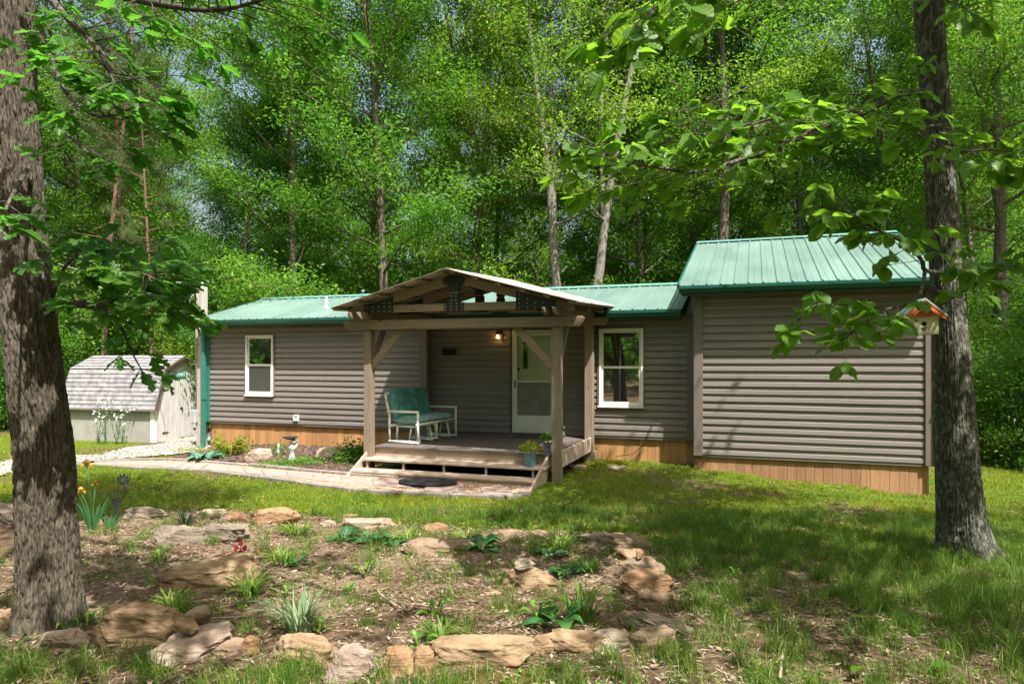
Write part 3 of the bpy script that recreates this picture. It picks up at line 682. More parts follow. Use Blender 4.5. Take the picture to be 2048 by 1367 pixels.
# ================================================================ PORCH
porch = house_root('porch', -4.66, 11.5, -1.95, label='timber front porch with gabled sheet-metal roof on posts, black truss plates and two steps', cat='porch')
def tz(d): return (d-10.3)*0.05
def part(m, name, mat, par=None, bv=.006):
    o = m.build(name, MT[mat] if isinstance(mat, str) else mat, par or porch)
    if bv: bevel(o, bv)
    return o
PW = .072
for (u, d, zt, s_) in ((-2.95, 10.49, .53, PW), (-6.38, 10.49, .53, PW), (-2.97, 12.83, .66, PW*1.1), (-6.47, 12.83, .66, PW)):
    m = MB(); m.box(u-s_, u+s_, d-s_, d+s_, gzh(u, d)-.25, zt); part(m, 'post', 'post')
m = MB(); m.box(-3.06, -2.88, 12.72, 12.76, -2.1, -1.74); m.box(-2.888, -2.85, 12.761, 12.93, -2.1, -1.74); part(m, 'post_base', 'post')
def beam(u0, u1, d, z0, z1, t=.042):
    c = .07; P = [(u0+c*.2, z1), (u0, z1-.03), (u0+.02, z1-.07), (u0+c*1.4, z0), (u1-c*1.4, z0), (u1-.02, z1-.07), (u1, z1-.03), (u1-c*.2, z1)]
    m = MB(); m.prism(P, 'y', d-t/2, d+t/2); return part(m, 'beam', 'beam')
beam(-6.84, -2.50, 10.395, .525, .685); beam(-6.84, -2.52, 10.585, .525, .685)
beam(-6.90, -2.56, 12.73, .655, .81); beam(-6.90, -2.58, 12.93, .655, .81)
for u in (-2.865, -3.03, -6.30, -6.465):
    zf = .686; dz = .125
    P = [(9.97, zf+.10), (9.99, zf+.05), (10.09, zf+.0), (12.98, zf+.126), (12.98, zf+.126+dz), (9.97, zf+dz-.01)]
    m = MB(); m.prism(P, 'x', u-.021, u+.021); part(m, 'plate_beam', 'beamy')
# braces
def brace(p, q): m = MB(); m.bar(p, q, .042, .13); part(m, 'brace', 'beam')
brace((-6.34, 10.49, -.13), (-5.70, 10.49, .56)); brace((-2.99, 10.49, -.15), (-3.66, 10.49, .56))
m = MB(); m.bar((-2.95, 10.53, -.10), (-2.95, 11.10, .68), .042, .11, (1, 0, 0)); part(m, 'brace', 'beamy')
m = MB(); m.bar((-6.38, 10.53, -.10), (-6.38, 11.10, .68), .042, .11, (1, 0, 0)); part(m, 'brace', 'beamy')
# trusses
UC = -4.66; HS = 2.02; APX = 1.42; HZ = .875       # centre, half span at the rafter tail, top of rafters at the apex / tail
def truss(d):
    dz = tz(d); t = .028; root = house_root('truss', UC, d, .82+dz); root.parent = porch
    po = ORG[porch.name]; root.location = (UC-po[0], d-po[1], .82+dz-po[2]); root.rotation_euler = (0, 0, 0)
    sl = (APX-HZ)/HS
    for s in (-1, 1):
        P = [(UC+s*.02, APX), (UC+s*HS, HZ), (UC+s*(HS+.02), HZ-.10), (UC+s*(HS-.06), HZ-.135+sl*.06), (UC+s*.02, APX-.155)]
        m = MB(); m.prism([(a, c+dz) for a, c in P], 'y', d-t, d+t); part(m, 'rafter', 'beam', root)
        # heel plate
        a, e = UC+s*1.13, UC+s*1.70; P = [(a, .80), (a, APX-sl*1.13-.035), (e, APX-sl*1.70-.02), (e, .80)]
        if s > 0: P = [(UC+1.08, .80), (UC+1.08, APX-sl*1.08-.035), (UC+1.74, APX-sl*1.74-.02), (UC+1.74, .80)]
        for dd in (-1, 1):
            m = MB(); m.prism([(x, z+dz) for x, z in P], 'y', d+dd*(t+.001), d+dd*(t+.006)); o = part(m, 'gusset_plate', 'plate', root, 0)
            if d < 10.5 and dd < 0:
                bm_ = MB()
                for bx in np.linspace(min(P[0][0], P[2][0])+.06, max(P[0][0], P[2][0])-.06, 5):
                    top = APX-sl*abs(bx-UC)-.07
                    for bz in (.83, .90, .97, 1.04):
                        if bz < top: bm_.box(bx-.009, bx+.009, d-t-.013, d-t-.0065, bz+dz-.009, bz+dz+.009)
                tag(bm_.build('bolt_heads', MT['bolt'], o), kind='stuff')
    m = MB(); m.box(UC-1.55, UC+1.55, d-t+.003, d+t-.003, .805+dz, .935+dz); part(m, 'bottom_chord', 'beam', root)
    m = MB(); m.box(UC-.07, UC+.07, d-t+.005, d+t-.005, .936+dz, APX-.16+dz); part(m, 'king_post', 'post', root)
    for dd in (-1, 1):
        y0, y1 = d+dd*(t+.001), d+dd*(t+.006)
        m = MB(); m.prism([(x, z+dz) for x, z in [(UC-.20, APX-.07), (UC, APX-.015), (UC+.20, APX-.07), (UC+.19, APX-.17), (UC+.08, APX-.20), (UC+.08, APX-.30), (UC-.08, APX-.30), (UC-.08, APX-.20), (UC-.19, APX-.17)]], 'y', y0, y1); o1 = part(m, 'gusset_plate', 'plate', root, 0)
        m = MB(); m.prism([(x, z+dz) for x, z in [(UC-.18, .80), (UC+.18, .80), (UC+.18, .945), (UC+.08, .955), (UC+.08, 1.09), (UC-.08, 1.09), (UC-.08, .955), (UC-.18, .945)]], 'y', y0, y1); o2 = part(m, 'gusset_plate', 'plate', root, 0)
        if d < 10.5 and dd < 0:
            b1 = MB()
            for bx in (-.15, -.05, .05, .15):
                for bz in (.825, .875, .925): b1.box(UC+bx-.009, UC+bx+.009, d-t-.013, d-t-.0065, bz+dz-.009, bz+dz+.009)
            for bx in (-.04, .04):
                for bz in (.98, 1.05): b1.box(UC+bx-.009, UC+bx+.009, d-t-.013, d-t-.0065, bz+dz-.009, bz+dz+.009)
            tag(b1.build('bolt_heads', MT['bolt'], o2), kind='stuff')
for d in (10.32, 11.42, 12.5): truss(d)
# purlins and corrugated sheets
RF, RB = 9.95, 13.30; sl = (APX-HZ)/HS
for s in (-1, 1):
    for k in range(6):
        x = .10+k*.395; uu = UC+s*x; z = APX-sl*x
        V = []
        for d in (RF+.03, RB):
            for (a, c) in ((-.05, .003), (.05, .003), (.05, .042), (-.05, .042)):
                V.append((uu+a, d, z+c-s*a*sl*1.0*(1)+tz(d)))
        m = MB(); m.add(V, [(0,1,2,3),(7,6,5,4),(0,4,5,1),(1,5,6,2),(2,6,7,3),(3,7,4,0)]); part(m, 'purlin', 'beamy', None, .003)
    n = 5; w = (RB-RF)/n
    for i in range(n):
        a = RF+i*w; V = []; ks = 24
        for x in (.0, 2.16):
            for lay in (0, 1):
                for j in range(ks+1):
                    d = a+(w*1.012)*j/ks if i < n-1 else a+w*j/ks
                    h = .016*(max(0, math.cos(j/ks*2*math.pi*4))**1.0) + .002*i % .004
                    V.append((UC+s*x, d, APX-sl*x+.046+h-lay*.004+tz(d)))
        kk = ks+1; F = []
        for j in range(ks):
            F += [(j, j+1, 2*kk+j+1, 2*kk+j), (kk+j, 3*kk+j, 3*kk+j+1, kk+j+1), (2*kk+j, 2*kk+j+1, 3*kk+j+1, 3*kk+j), (j, kk+j, kk+j+1, j+1)]
        F += [(0, 2*kk, 3*kk, kk), (ks, kk+ks, 3*kk+ks, 2*kk+ks)]
        m = MB(); m.add(V, F); m.build('roof_sheet', MT['porchmetal'], porch)
m = MB()
P = [(UC-.16, APX-.16*sl+.066), (UC, APX+.072), (UC+.16, APX-.16*sl+.066), (UC+.16, APX-.16*sl+.060), (UC, APX+.066), (UC-.16, APX-.16*sl+.060)]
V = [(p[0], RF-.01, p[1]+tz(RF)) for p in P]+[(p[0], RB, p[1]+tz(RB)) for p in P]
m.add(V, [(5,4,3,2,1,0), (6,7,8,9,10,11)]+[(i, (i+1) % 6, 6+(i+1) % 6, 6+i) for i in range(6)]); m.build('ridge_cap', MT['porchmetal'], porch)
# deck
ZD = -1.52; d = 10.56; UL, UR = -6.34, -3.05
n = 19; w = (13.19-10.56)/n
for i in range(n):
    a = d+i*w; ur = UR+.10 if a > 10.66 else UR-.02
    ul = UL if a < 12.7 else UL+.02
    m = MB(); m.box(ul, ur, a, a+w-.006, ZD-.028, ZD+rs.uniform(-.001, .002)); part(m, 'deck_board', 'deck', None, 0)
m = MB(); m.box(UL, UL+1.25, 10.60, 10.64, -1.79, ZD-.029); part(m, 'fascia_board', 'tread')
m = MB(); m.box(UL+1.255, UR-.02, 10.60, 10.64, -1.80, ZD-.029); part(m, 'fascia_board', 'tread')
m = MB(); m.box(UR+.10, UR+.14, 10.58, 12.74, -1.74, ZD+.045); part(m, 'fascia_board', 'tread')
m = MB(); m.box(UR+.06, UR+.10, 10.58, 12.74, -1.76, ZD-.03); part(m, 'joist', 'beamy')
m = MB(); m.box(UL+.0, UL+.04, 10.66, 12.9, -1.76, ZD-.03); part(m, 'joist', 'beamy')
m = MB(); m.box(UL-.01, UR-.03, 10.22, 10.595, -1.735, -1.695); part(m, 'step_tread', 'tread')
m = MB(); m.box(UL-.03, UR-.10, 9.90, 10.20, -1.885, -1.845); part(m, 'step_tread', 'tread')
m = MB(); m.box(UL-.03, UR-.10, 9.93, 9.97, -2.02, -1.886); part(m, 'riser', 'tread')
for u in (-6.30, -5.6, -4.85, -4.1, -3.3):
    m = MB(); m.box(u, u+.04, 10.25, 10.29, -2.02, -1.736); part(m, 'step_support', 'tread')
for u, q in ((UL-.055, 9.78), (UR-.075, 9.60)):
    P = [(10.60, ZD+.0), (10.60, -1.76), (10.30, -2.03), (q, -2.03), (q+.02, -1.93)]
    m = MB(); m.prism(P, 'x', u-.02, u+.02); part(m, 'stringer', 'tread')
m = MB(); m.bar((UR-.12, 9.62, -1.945), (UR-.36, 9.22, -1.955), .09, .06)
tag(m.build('timber_offcut', MT['tread']), 'short weathered timber lying on the path at the foot of the right stringer', 'timber')

# ---- mats
x, y = UD(-4.78, 9.60); m = MB(); P = []
for k in range(28):
    a = math.pi*2*k/28; P.append((math.cos(a)*.48, math.sin(a)*(.36 if math.sin(a) < 0 else .26)*(1-.12*math.cos(a))))
m.prism(P, 'z', 0, .018)
for s_ in (.86,):
    n = 28; V = [(p[0]*1.0, p[1]*1.0, .018) for p in P]+[(p[0]*.9, p[1]*.9, .024) for p in P]+[(p[0]*.87, p[1]*.87, .0185) for p in P]
    m.add(V, [(i, (i+1) % n, n+(i+1) % n, n+i) for i in range(n)]+[(n+i, n+(i+1) % n, 2*n+(i+1) % n, 2*n+i) for i in range(n)])
o = link('door_mat', m.mesh('door_mat', MT['black']), None, (x, y, gz(x, y)+.045), (0, 0, -TH))
tag(o, 'black half-oval rubber mat on the path at the foot of the porch steps', 'mat')
x, y = UD(-3.95, 12.85); m = MB(); m.box(-.50, .45, -.27, .27, 0, .012); m.box(-.46, .41, -.23, .23, .0125, .016)
tag(link('door_mat', m.mesh('door_mat', MT['dmat']), None, (x, y, ZD+.004), (0, 0, -TH)), 'dark rectangular doormat on the deck in front of the door', 'mat')

# ================================================================ GLIDER SEAT
fx = Vector((.917, -.4, 0)).normalized(); ang = math.atan2(fx.y, fx.x)
x, y = UD(-5.93, 11.66)
gl = empty('glider_seat', (x, y, ZD+.004), ang, label='white pipe-framed glider love seat with teal tufted cushions on the deck', cat='glider seat')
r = .021; WW = 1.42; hw = WW/2
def gpart(m, name, mat='pvc', par=None, smooth=True): return link(name, m.mesh(name, MT[mat], smooth=smooth), par or gl)
def rp(m, pts, rad=r):
    for a, c in zip(pts[:-1], pts[1:]): m.tube([a, c], rad, 10)
    for p in pts: m.lathe([(0, -rad*1.25), (rad*.9, -rad*.9), (rad*1.28, 0), (rad*.9, rad*.9), (0, rad*1.25)], 10, p)
for s in (-1, 1):
    yy = s*hw; m = MB()
    rp(m, [(-.36, yy, .90), (-.33, yy, .74), (-.27, yy, .50), (-.27, yy, .04), (.33, yy, .03), (.33, yy, .58), (-.30, yy, .58)]); gpart(m, 'side_frame')
    y2 = yy-s*.16; m = MB(); rp(m, [(-.22, y2, .03), (-.20, y2, .30), (.22, y2, .30), (.27, y2, .03), (-.22, y2, .03)]); gpart(m, 'glide_frame')
    y3 = s*.10; m = MB(); rp(m, [(-.22, y3, .03), (-.18, y3, .30), (.20, y3, .30), (.26, y3, .03), (-.22, y3, .03)]); gpart(m, 'glide_frame')
    m = MB(); rp(m, [(.05, y2, .04), (.10, y2, .29)], .014); gpart(m, 'swing_arm')
m = MB(); rp(m, [(.31, -hw, .35), (.31, hw, .35)]); rp(m, [(-.24, -hw, .32), (-.24, hw, .32)]); rp(m, [(.30, 0, .35), (.30, 0, .05), (-.2, 0, .05)]); gpart(m, 'seat_frame')
m = MB(); rp(m, [(-.36, -hw, .90), (-.36, hw, .90)]); rp(m, [(-.30, 0, .40), (-.36, 0, .90)]); gpart(m, 'back_frame')
def cushion(w, h, t, nx_=22, ny_=22, tuft=((-.3,-.3),(.3,-.3),(-.3,.3),(.3,.3))):
    V = []; U = np.linspace(-1, 1, nx_+1); T = np.linspace(-1, 1, ny_+1)
    for side in (1, -1):
        for a in U:
            for c in T:
                e = (1-abs(a)**5)*(1-abs(c)**5); th = t*.5*max(e, 0)**.55
                for (p, q) in tuft: th -= t*.38*math.exp(-((a-p)**2+(c-q)**2)*22)*(1)
                th -= t*.10*math.exp(-((a-.0)**2)*160) + t*.08*math.exp(-(c**2)*160)
                V.append((a*w/2*(1-.03*c*c), c*h/2*(1-.03*a*a), side*max(th, 0)))
    n = ny_+1; k = (nx_+1)*n; F = []
    for i in range(nx_):
        for j in range(ny_):
            a = i*n+j; F.append((a, a+n, a+n+1, a+1)); F.append((k+a, k+a+1, k+a+n+1, k+a+n))
    m = MB(); m.add(V, F); return m
for s in (-1, 1):
    m = cushion(.62, .58, .15); m.v = [(v[1]*1.0+.04, v[0]+s*.335, .415+v[2]) for v in m.v]; gpart(m, 'seat_cushion', 'seatcushion')
    m = cushion(.62, .60, .17)
    def T_(v): h = v[1]+.30; return (-.20-h*.24+v[2], v[0]+s*.335+ (0.0), .42+h*.93+v[2]*.22)
    m.v = [T_(v) for v in m.v]; gpart(m, 'back_cushion', 'cushion')
#--PART3--
# ================================================================ SHED
shx, shy = -9.87, 18.8; sa = -R(13.7)
shed = empty('garden_shed', (shx, shy, -2.3), sa, label='small weathered barn shed with grey shingled gambrel roof beside the drive', cat='shed')
# local frame: -x along the long side (left), +y depth; gable face is the plane x = 0
GW = 2.16; LL = 3.0
prof = [(0, 0), (0, .98), (.30, 2.0), (1.08, 2.38), (1.86, 2.0), (GW, .98), (GW, 0)]
def sh(m, name, mat, par=None, **k): return link(name, m.mesh(name, MT[mat], **k), par or shed)
m = MB(); m.prism(prof, 'x', -.02, 0); sh(m, 'gable_wall', 'shed')
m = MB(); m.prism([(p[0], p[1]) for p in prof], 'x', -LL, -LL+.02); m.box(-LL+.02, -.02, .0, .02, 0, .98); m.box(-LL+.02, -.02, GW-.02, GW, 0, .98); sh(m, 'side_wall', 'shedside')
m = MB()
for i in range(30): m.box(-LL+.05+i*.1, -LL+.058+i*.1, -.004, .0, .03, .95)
sh(m, 'siding_groove', 'shedside')
m = MB(); m.box(-.09, .012, -.02, .0, -.02, .98); m.box(.0005, .02, .0, .09, 0, .98); sh(m, 'corner_board', 'white')
def slope(p, q, n, off=.0):
    p = Vector(p); q = Vector(q); L = (q-p).length; d = (q-p)/L; nn = Vector((-d.y, d.x)) if d.x > 0 and p.x < 1 else Vector((-d.y, d.x))
    m = MB()
    for i in range(n):
        a = p+d*(L*i/n-.005); c = p+d*(L*(i+1)/n+.02)
        o1 = nn*.045; o2 = nn*.022
        P = [tuple(a+nn*.01), tuple(a+o1), tuple(c+o2), tuple(c+nn*.004)]
        x = -LL-.10; k = 0; off_ = (i % 2)*.16
        cuts = [x]
        while x < .13:
            x += .32 if cuts != [-LL-.10] else .32-off_
            cuts.append(min(x, .13))
        for x0, x1 in zip(cuts[:-1], cuts[1:]):
            if x1-x0 > .02:
                mm = MB(); mm.prism([(a_, b_+rs.uniform(-.002, .002)) for a_, b_ in P], 'x', x0, x1-.006); sh(mm, 'shingle', 'shingle')
slope((-.09, .93), (.30, 2.02), 9); slope((.28, 2.02), (1.09, 2.40), 5)
m = MB(); m.prism([(1.07, 2.41), (1.88, 2.04), (2.25, .95), (2.22, .93), (1.85, 2.0), (1.07, 2.38)], 'x', -LL-.1, .13); sh(m, 'rear_roof', 'shingle')
m = MB(); m.prism([(-.13, .90), (-.10, .98), (.0, 1.0), (.0, .93)], 'x', -LL-.1, .13); sh(m, 'eave_trim', 'edging')
for P in ([(-.10, .92), (.28, 2.03), (.31, 1.97), (-.06, .89)], [(.28, 2.03), (1.08, 2.42), (1.08, 2.35), (.31, 1.97)], [(1.08, 2.42), (1.88, 2.03), (1.85, 1.97), (1.08, 2.35)], [(1.88, 2.03), (2.26, .92), (2.22, .89), (1.85, 1.97)]):
    m = MB(); m.prism(P, 'x', .132, .155); sh(m, 'rake_board', 'rust')
m = MB(); m.box(.003, .022, .32, 1.02, .06, 1.72); m.box(.003, .0222, 1.03, 1.76, .06, 1.72); d_ = sh(m, 'shed_door', 'shed')
for (yy, zz) in ((.38, 1.45), (1.62, 1.45), (.38, .25), (1.62, .25)):
    m = MB(); m.prism([(yy-.10, zz), (yy-.03, zz+.035), (yy+.14, zz+.015), (yy+.18, zz), (yy+.14, zz-.015), (yy-.03, zz-.035)], 'x', .0225, .030); sh(m, 'hinge', 'rust', d_)
m = MB(); m.box(.0225, .04, 1.0, 1.10, .88, .93); m.box(.041, .05, 1.06, 1.09, .80, .93); sh(m, 'latch', 'rust', d_)
sg = MB(); sg.box(.0228, .032, .55, 1.25, 1.80, 1.94); sgn = sh(sg, 'sign', 'signgreen')
cu = bpy.data.curves.new('sign_text', 'FONT'); cu.body = "EASY STREET"; cu.size = .105; cu.align_x = 'CENTER'; cu.align_y = 'CENTER'; cu.extrude = .001
to = bpy.data.objects.new('lettering', cu); COL.objects.link(to)
dg = bpy.context.evaluated_depsgraph_get(); tm = bpy.data.meshes.new_from_object(to.evaluated_get(dg)); bpy.data.objects.remove(to)
tm.materials.clear(); tm.materials.append(MT['sign_letters'])
link('lettering', tm, sgn, (.034, .90, 1.87), (R(90), 0, R(90)))

# ---- utility post with meter
x, y = UD(-12.62, 13.1); g = gz(x, y)
up = empty('utility_post', (x, y, g), -TH, label='grey weathered square wooden service post at the left corner of the house', cat='post')
m = MB(); m.box(-.10, .10, -.09, .09, -.2, 1.76-g); o = link('timber', m.mesh('timber', MT['utilpost']), up); bevel(o, .012)
m = MB(); m.lathe([(0, 0), (.03, 0), (.05, .03), (.035, .05), (.055, .08), (.04, .11), (0, .12)], 12, (0, 0, 1.76-g)); link('insulator', m.mesh('insulator', MT['greymetal'], smooth=True), up)
m = MB(); m.box(-.15, -.02, -.2, -.091, -1.52-g, -1.20-g); o = link('meter_box', m.mesh('meter_box', MT['greymetal']), up); bevel(o, .015)
m = MB(); m.tube([(-.06, -.12, -1.2-g), (-.06, -.12, 0.8-g), (-.03, -.12, 1.1-g), (.0, -.12, 1.5-g), (-.05, -.14, 1.62-g), (-.15, -.2, 1.5-g), (-.2, -.2, 1.2-g)], .014, 6); link('conduit', m.mesh('conduit', MT['greymetal'], smooth=True), up)
for k in range(3):
    m = MB(); m.tube([(-.05, -.05, 1.6-g), (-.22, -.1, 1.66-g-.05*k), (-.36-.05*k, -.12, 1.5-g), (-.42-.05*k, -.12, 1.2-g), (-.38, -.12, 1.02-g)], .010, 6); link('wire_loop', m.mesh('wire_loop', MT['black'], smooth=True), up)
m = MB(); m.tube([(0, 0, 1.84-g), (-2.2, .5, 2.05-g), (-6, 1.6, 2.6-g), (-14, 4, 4.4-g)], .012, 6); link('service_wire', m.mesh('service_wire', MT['greymetal'], smooth=True), up)

# ================================================================ VEGETATION TOOLS
def leaf_cloud(C, size, up=0.6, asp=0.5, fold=0.12, var=0.35, dirs=None, droop=0.0):
    n = len(C); nr = np.random.randn(n, 3); nr /= np.linalg.norm(nr, axis=1)[:, None]
    nrm = nr*(1-up) + np.array([0, 0, 1.0])*up; nrm /= np.linalg.norm(nrm, axis=1)[:, None]
    t = np.random.randn(n, 3) if dirs is None else dirs + np.random.randn(n, 3)*0.45
    t[:, 2] -= droop
    t -= nrm*np.sum(t*nrm, 1)[:, None]; t /= np.linalg.norm(t, axis=1)[:, None]+1e-9
    b = np.cross(nrm, t); s = size*(1-var+2*var*np.random.rand(n)); s = s[:, None]
    base = C; tip = C+t*s; mid = C+t*s*0.48-nrm*s*fold
    L = mid + b*s*asp*0.5 + nrm*s*fold*1.6; Rr = mid - b*s*asp*0.5 + nrm*s*fold*1.6
    V = np.stack([base, L, tip, Rr], 1).reshape(-1, 3); o = (np.arange(n)*4)[:, None]
    F = np.concatenate([o+np.array([[0, 3, 2]]), o+np.array([[0, 2, 1]])], 0)
    return V, F
def rot_about(v, axis, a): return Matrix.Rotation(a, 3, axis) @ v
class Tree:
    def __init__(s, seed): s.r = random.Random(seed); s.mb = MB(); s.c = []; s.w = []
    def limb(s, p, d, L, r0, r1, n, curl=.12, up=.1, sides=5):
        pts = [Vector(p)]; d = Vector(d).normalized(); rad = [r0]
        for i in range(n):
            d = (d + Vector((s.r.gauss(0, curl), s.r.gauss(0, curl), s.r.gauss(0, curl)+up))).normalized()
            pts.append(pts[-1]+d*L/n); rad.append(r0+(r1-r0)*(i+1)/n)
        s.mb.tube(pts, rad, sides, cap=False); return pts, rad
def broadleaf(seed, H=20, r0=.17, base=.25, spread=3.6, nb=26, leaves=22000, lsize=.15, lean=(0, 0), fork=False, clump=.33, bmat='bgbark', lmat='leaf_a', up=.5):
    t = Tree(seed); rnd = t.r; np.random.seed(seed)
    trunk, rad = t.limb((0, 0, -.3), (lean[0], lean[1], 1), H, r0, .02, 16, .035, .02, 9)
    stems = [(trunk, rad, base)]
    if fork:
        k = int(16*fork); p2, r2 = t.limb(trunk[k], (rnd.uniform(-.35, .35), rnd.uniform(-.2, .2), 1), H*(1-fork), rad[k]*.8, .02, 12, .05, .03, 7); stems.append((p2, r2, .1))
    C = []; Wt = []
    def cl(p, w): C.append(p); Wt.append(w)
    az = rnd.uniform(0, 6)
    for (tk, rd, bs) in stems:
        m = len(tk)-1
        for i in range(nb//len(stems)):
            f = bs + (1-bs)*(i+.5)/(nb/len(stems)); x = f*m; j = min(int(x), m-1); p = tk[j].lerp(tk[j+1], x-j)
            az += 2.4+rnd.uniform(-.4, .4); g = (f-bs)/(1-bs); el = R(12+45*g+rnd.uniform(-10, 12))
            L = spread*(0.55+0.75*math.sin(math.pi*min(1, .22+.78*g)))*rnd.uniform(.75, 1.2)*(1 if g < .75 else .75)
            dd = Vector((math.cos(az)*math.cos(el), math.sin(az)*math.cos(el), math.sin(el)))
            pts, rr_ = t.limb(p, dd, L, max(.012, rd[j]*.38), .008, 6, .13, .05, 5)
            for a in range(2, 7):
                q = pts[a]; cl(q, .5+.2*a)
                for sgn in (-1, 1):
                    if rnd.random() < .78:
                        d2 = (pts[a]-pts[a-1]).normalized(); d2 = rot_about(d2, 'Z', sgn*R(rnd.uniform(30, 70))); d2.z += rnd.uniform(-.15, .3)
                        sp, _ = t.limb(q, d2, L*rnd.uniform(.22, .42), .012, .004, 3, .16, .03, 3)
                        cl(sp[-1], 1.3); cl(sp[2], 1.0)
        cl(tk[-1], 1.5); cl(tk[-2], 1.2)
    C = np.array([tuple(c) for c in C]); Wt = np.array(Wt)*np.random.uniform(.3, 1.7, len(Wt)); Wt /= Wt.sum()
    idx = np.random.choice(len(C), leaves, p=Wt)
    P = C[idx] + np.random.randn(leaves, 3)*np.array([clump, clump, clump*.55])
    V, F = leaf_cloud(P, lsize, up)
    return t.mb.mesh('trunk', MT[bmat], smooth=True), mesh_np('crown', V, F, False, MT[lmat])
def pine(seed, H=17, r0=.12):
    t = Tree(seed); rnd = t.r; np.random.seed(seed)
    trunk, rad = t.limb((0, 0, -.3), (0, 0, 1), H, r0, .02, 14, .02, .01, 8); C = []
    for i in range(44):
        f = .22+.78*i/44; x = f*14; j = min(int(x), 13); p = trunk[j].lerp(trunk[j+1], x-j); a = rnd.uniform(0, 6.28)
        L = (1.0 if f < .55 else 2.3*(1.15-f)+.35)*rnd.uniform(.7, 1.2); el = R(rnd.uniform(-5, 25))
        pts, _ = t.limb(p, (math.cos(a)*math.cos(el), math.sin(a)*math.cos(el), math.sin(el)), L, .022, .006, 4, .16, .02, 4)
        if f > .5:
            for q in pts[2:]: C += [q, q+Vector((rnd.gauss(0, .2), rnd.gauss(0, .2), .05))]
    C = np.array([tuple(c) for c in C]); k = 110
    dr = np.random.randn(len(C)*k, 3); dr[:, 2] = abs(dr[:, 2])*.6; dr /= np.linalg.norm(dr, axis=1)[:, None]
    P = np.repeat(C, k, 0) + np.random.randn(len(C)*k, 3)*.10
    V, F = leaf_cloud(P, .17, .1, .07, .0, .2, dirs=dr*2)
    return t.mb.mesh('trunk', MT['pinebark'], smooth=True), mesh_np('crown', V, F, False, MT['needles'])
def sapling(seed, H=5, leaves=9000, lsize=.14, spread=1.5, lmat='leaf_a', stems=3, clump=.34):
    t = Tree(seed); rnd = t.r; np.random.seed(seed); C = []
    for s in range(stems):
        a = rnd.uniform(0, 6.28)
        tk, rd = t.limb((rnd.uniform(-.3, .3), rnd.uniform(-.3, .3), -.2), (math.cos(a)*.3, math.sin(a)*.3, 1), H*rnd.uniform(.7, 1), .045, .008, 8, .08, .05, 5)
        for i in range(1, 9):
            for k in range(3):
                a = rnd.uniform(0, 6.28); el = R(rnd.uniform(-10, 40)); L = spread*rnd.uniform(.4, 1)*(1.15-.07*i)
                pts, _ = t.limb(tk[i], (math.cos(a)*math.cos(el), math.sin(a)*math.cos(el), math.sin(el)), L, .012, .003, 3, .15, .0, 3)
                C += [tuple(p) for p in pts[1:]]
    C = np.array(C); P = C[np.random.randint(0, len(C), leaves)] + np.random.randn(leaves, 3)*np.array([clump, clump, clump*.6])
    P[:, 2] = np.abs(P[:, 2])
    V, F = leaf_cloud(P, lsize, .5)
    return t.mb.mesh('trunk', MT['bgbark'], smooth=True), mesh_np('crown', V, F, False, MT[lmat])
MT['bgbark'] = bark_mat('grey_brown_bark', (0.05, 0.04, 0.03, 1), (0.13, 0.105, 0.08, 1), (0.24, 0.205, 0.165, 1), amt=.3)
MT['palebark'] = bark_mat('pale_grey_bark', (0.08, 0.068, 0.056, 1), (0.19, 0.168, 0.142, 1), (0.32, 0.29, 0.25, 1), (0.30, 0.29, 0.25, 1), .3)
MT['pinebark'] = bark_mat('reddish_pine_bark', (0.07, 0.04, 0.028, 1), (0.17, 0.095, 0.07, 1), (0.29, 0.18, 0.135, 1), (0.12, 0.10, 0.08, 1), .2)
MT['leaf_a'] = leafmat('spring_green_leaf', [(0.042, 0.140, 0.012, 1), (0.070, 0.195, 0.014, 1), (0.11, 0.25, 0.018, 1), (0.18, 0.315, 0.026, 1)], .5, objvar=.14, tcol=(0.18, 0.40, 0.03, 1))
MT['leaf_b'] = leafmat('yellow_green_leaf', [(0.052, 0.160, 0.012, 1), (0.09, 0.215, 0.014, 1), (0.14, 0.27, 0.020, 1), (0.21, 0.33, 0.028, 1)], .45, objvar=.14, tcol=(0.27, 0.44, 0.03, 1))
MT['leaf_c'] = leafmat('deep_green_leaf', [(0.035, 0.115, 0.012, 1), (0.060, 0.165, 0.016, 1), (0.10, 0.22, 0.022, 1)], .45, objvar=.14, tcol=(0.14, 0.35, 0.03, 1))
MT['needles'] = leafmat('pine_needles', [(0.06, 0.10, 0.03, 1), (0.10, 0.14, 0.045, 1)], .2, .6, tcol=(0.15, 0.22, 0.04, 1))
PR = {
 'a': broadleaf(21, 21, .19, .24, 3.5, 36, 60000, .125, lmat='leaf_a'),
 'b': broadleaf(22, 22, .17, .26, 3.1, 36, 52000, .122, lmat='leaf_b', fork=.45),
 'c': broadleaf(23, 19, .15, .14, 3.3, 36, 60000, .122, lmat='leaf_c'),
 'd': broadleaf(24, 22, .20, .30, 3.8, 28, 30000, .125, lmat='leaf_b', fork=.35, clump=.30, bmat='palebark'),
 'e': broadleaf(25, 20, .16, .12, 3.0, 38, 58000, .120, lmat='leaf_a', fork=.5),
 'h': broadleaf(26, 21, .26, .34, 3.6, 32, 50000, .122, lmat='leaf_a', fork=.42, bmat='bgbark'),
 'g': broadleaf(27, 22, .15, .42, 3.2, 22, 15000, .122, lmat='leaf_b', clump=.34),
 'p': pine(31), 'q': pine(32, 15, .10),
 's': sapling(41, 5, 13000, .12, lmat='leaf_b'), 't': sapling(42, 6.5, 17000, .12, 1.8, 'leaf_a'), 'u': sapling(43, 4.2, 13000, .11, 1.5, 'leaf_c'),
 'v': sapling(44, 1.7, 4200, .10, .9, 'leaf_c', 5, .2), 'w': sapling(45, 1.5, 3600, .10, .9, 'leaf_b', 5, .2)}
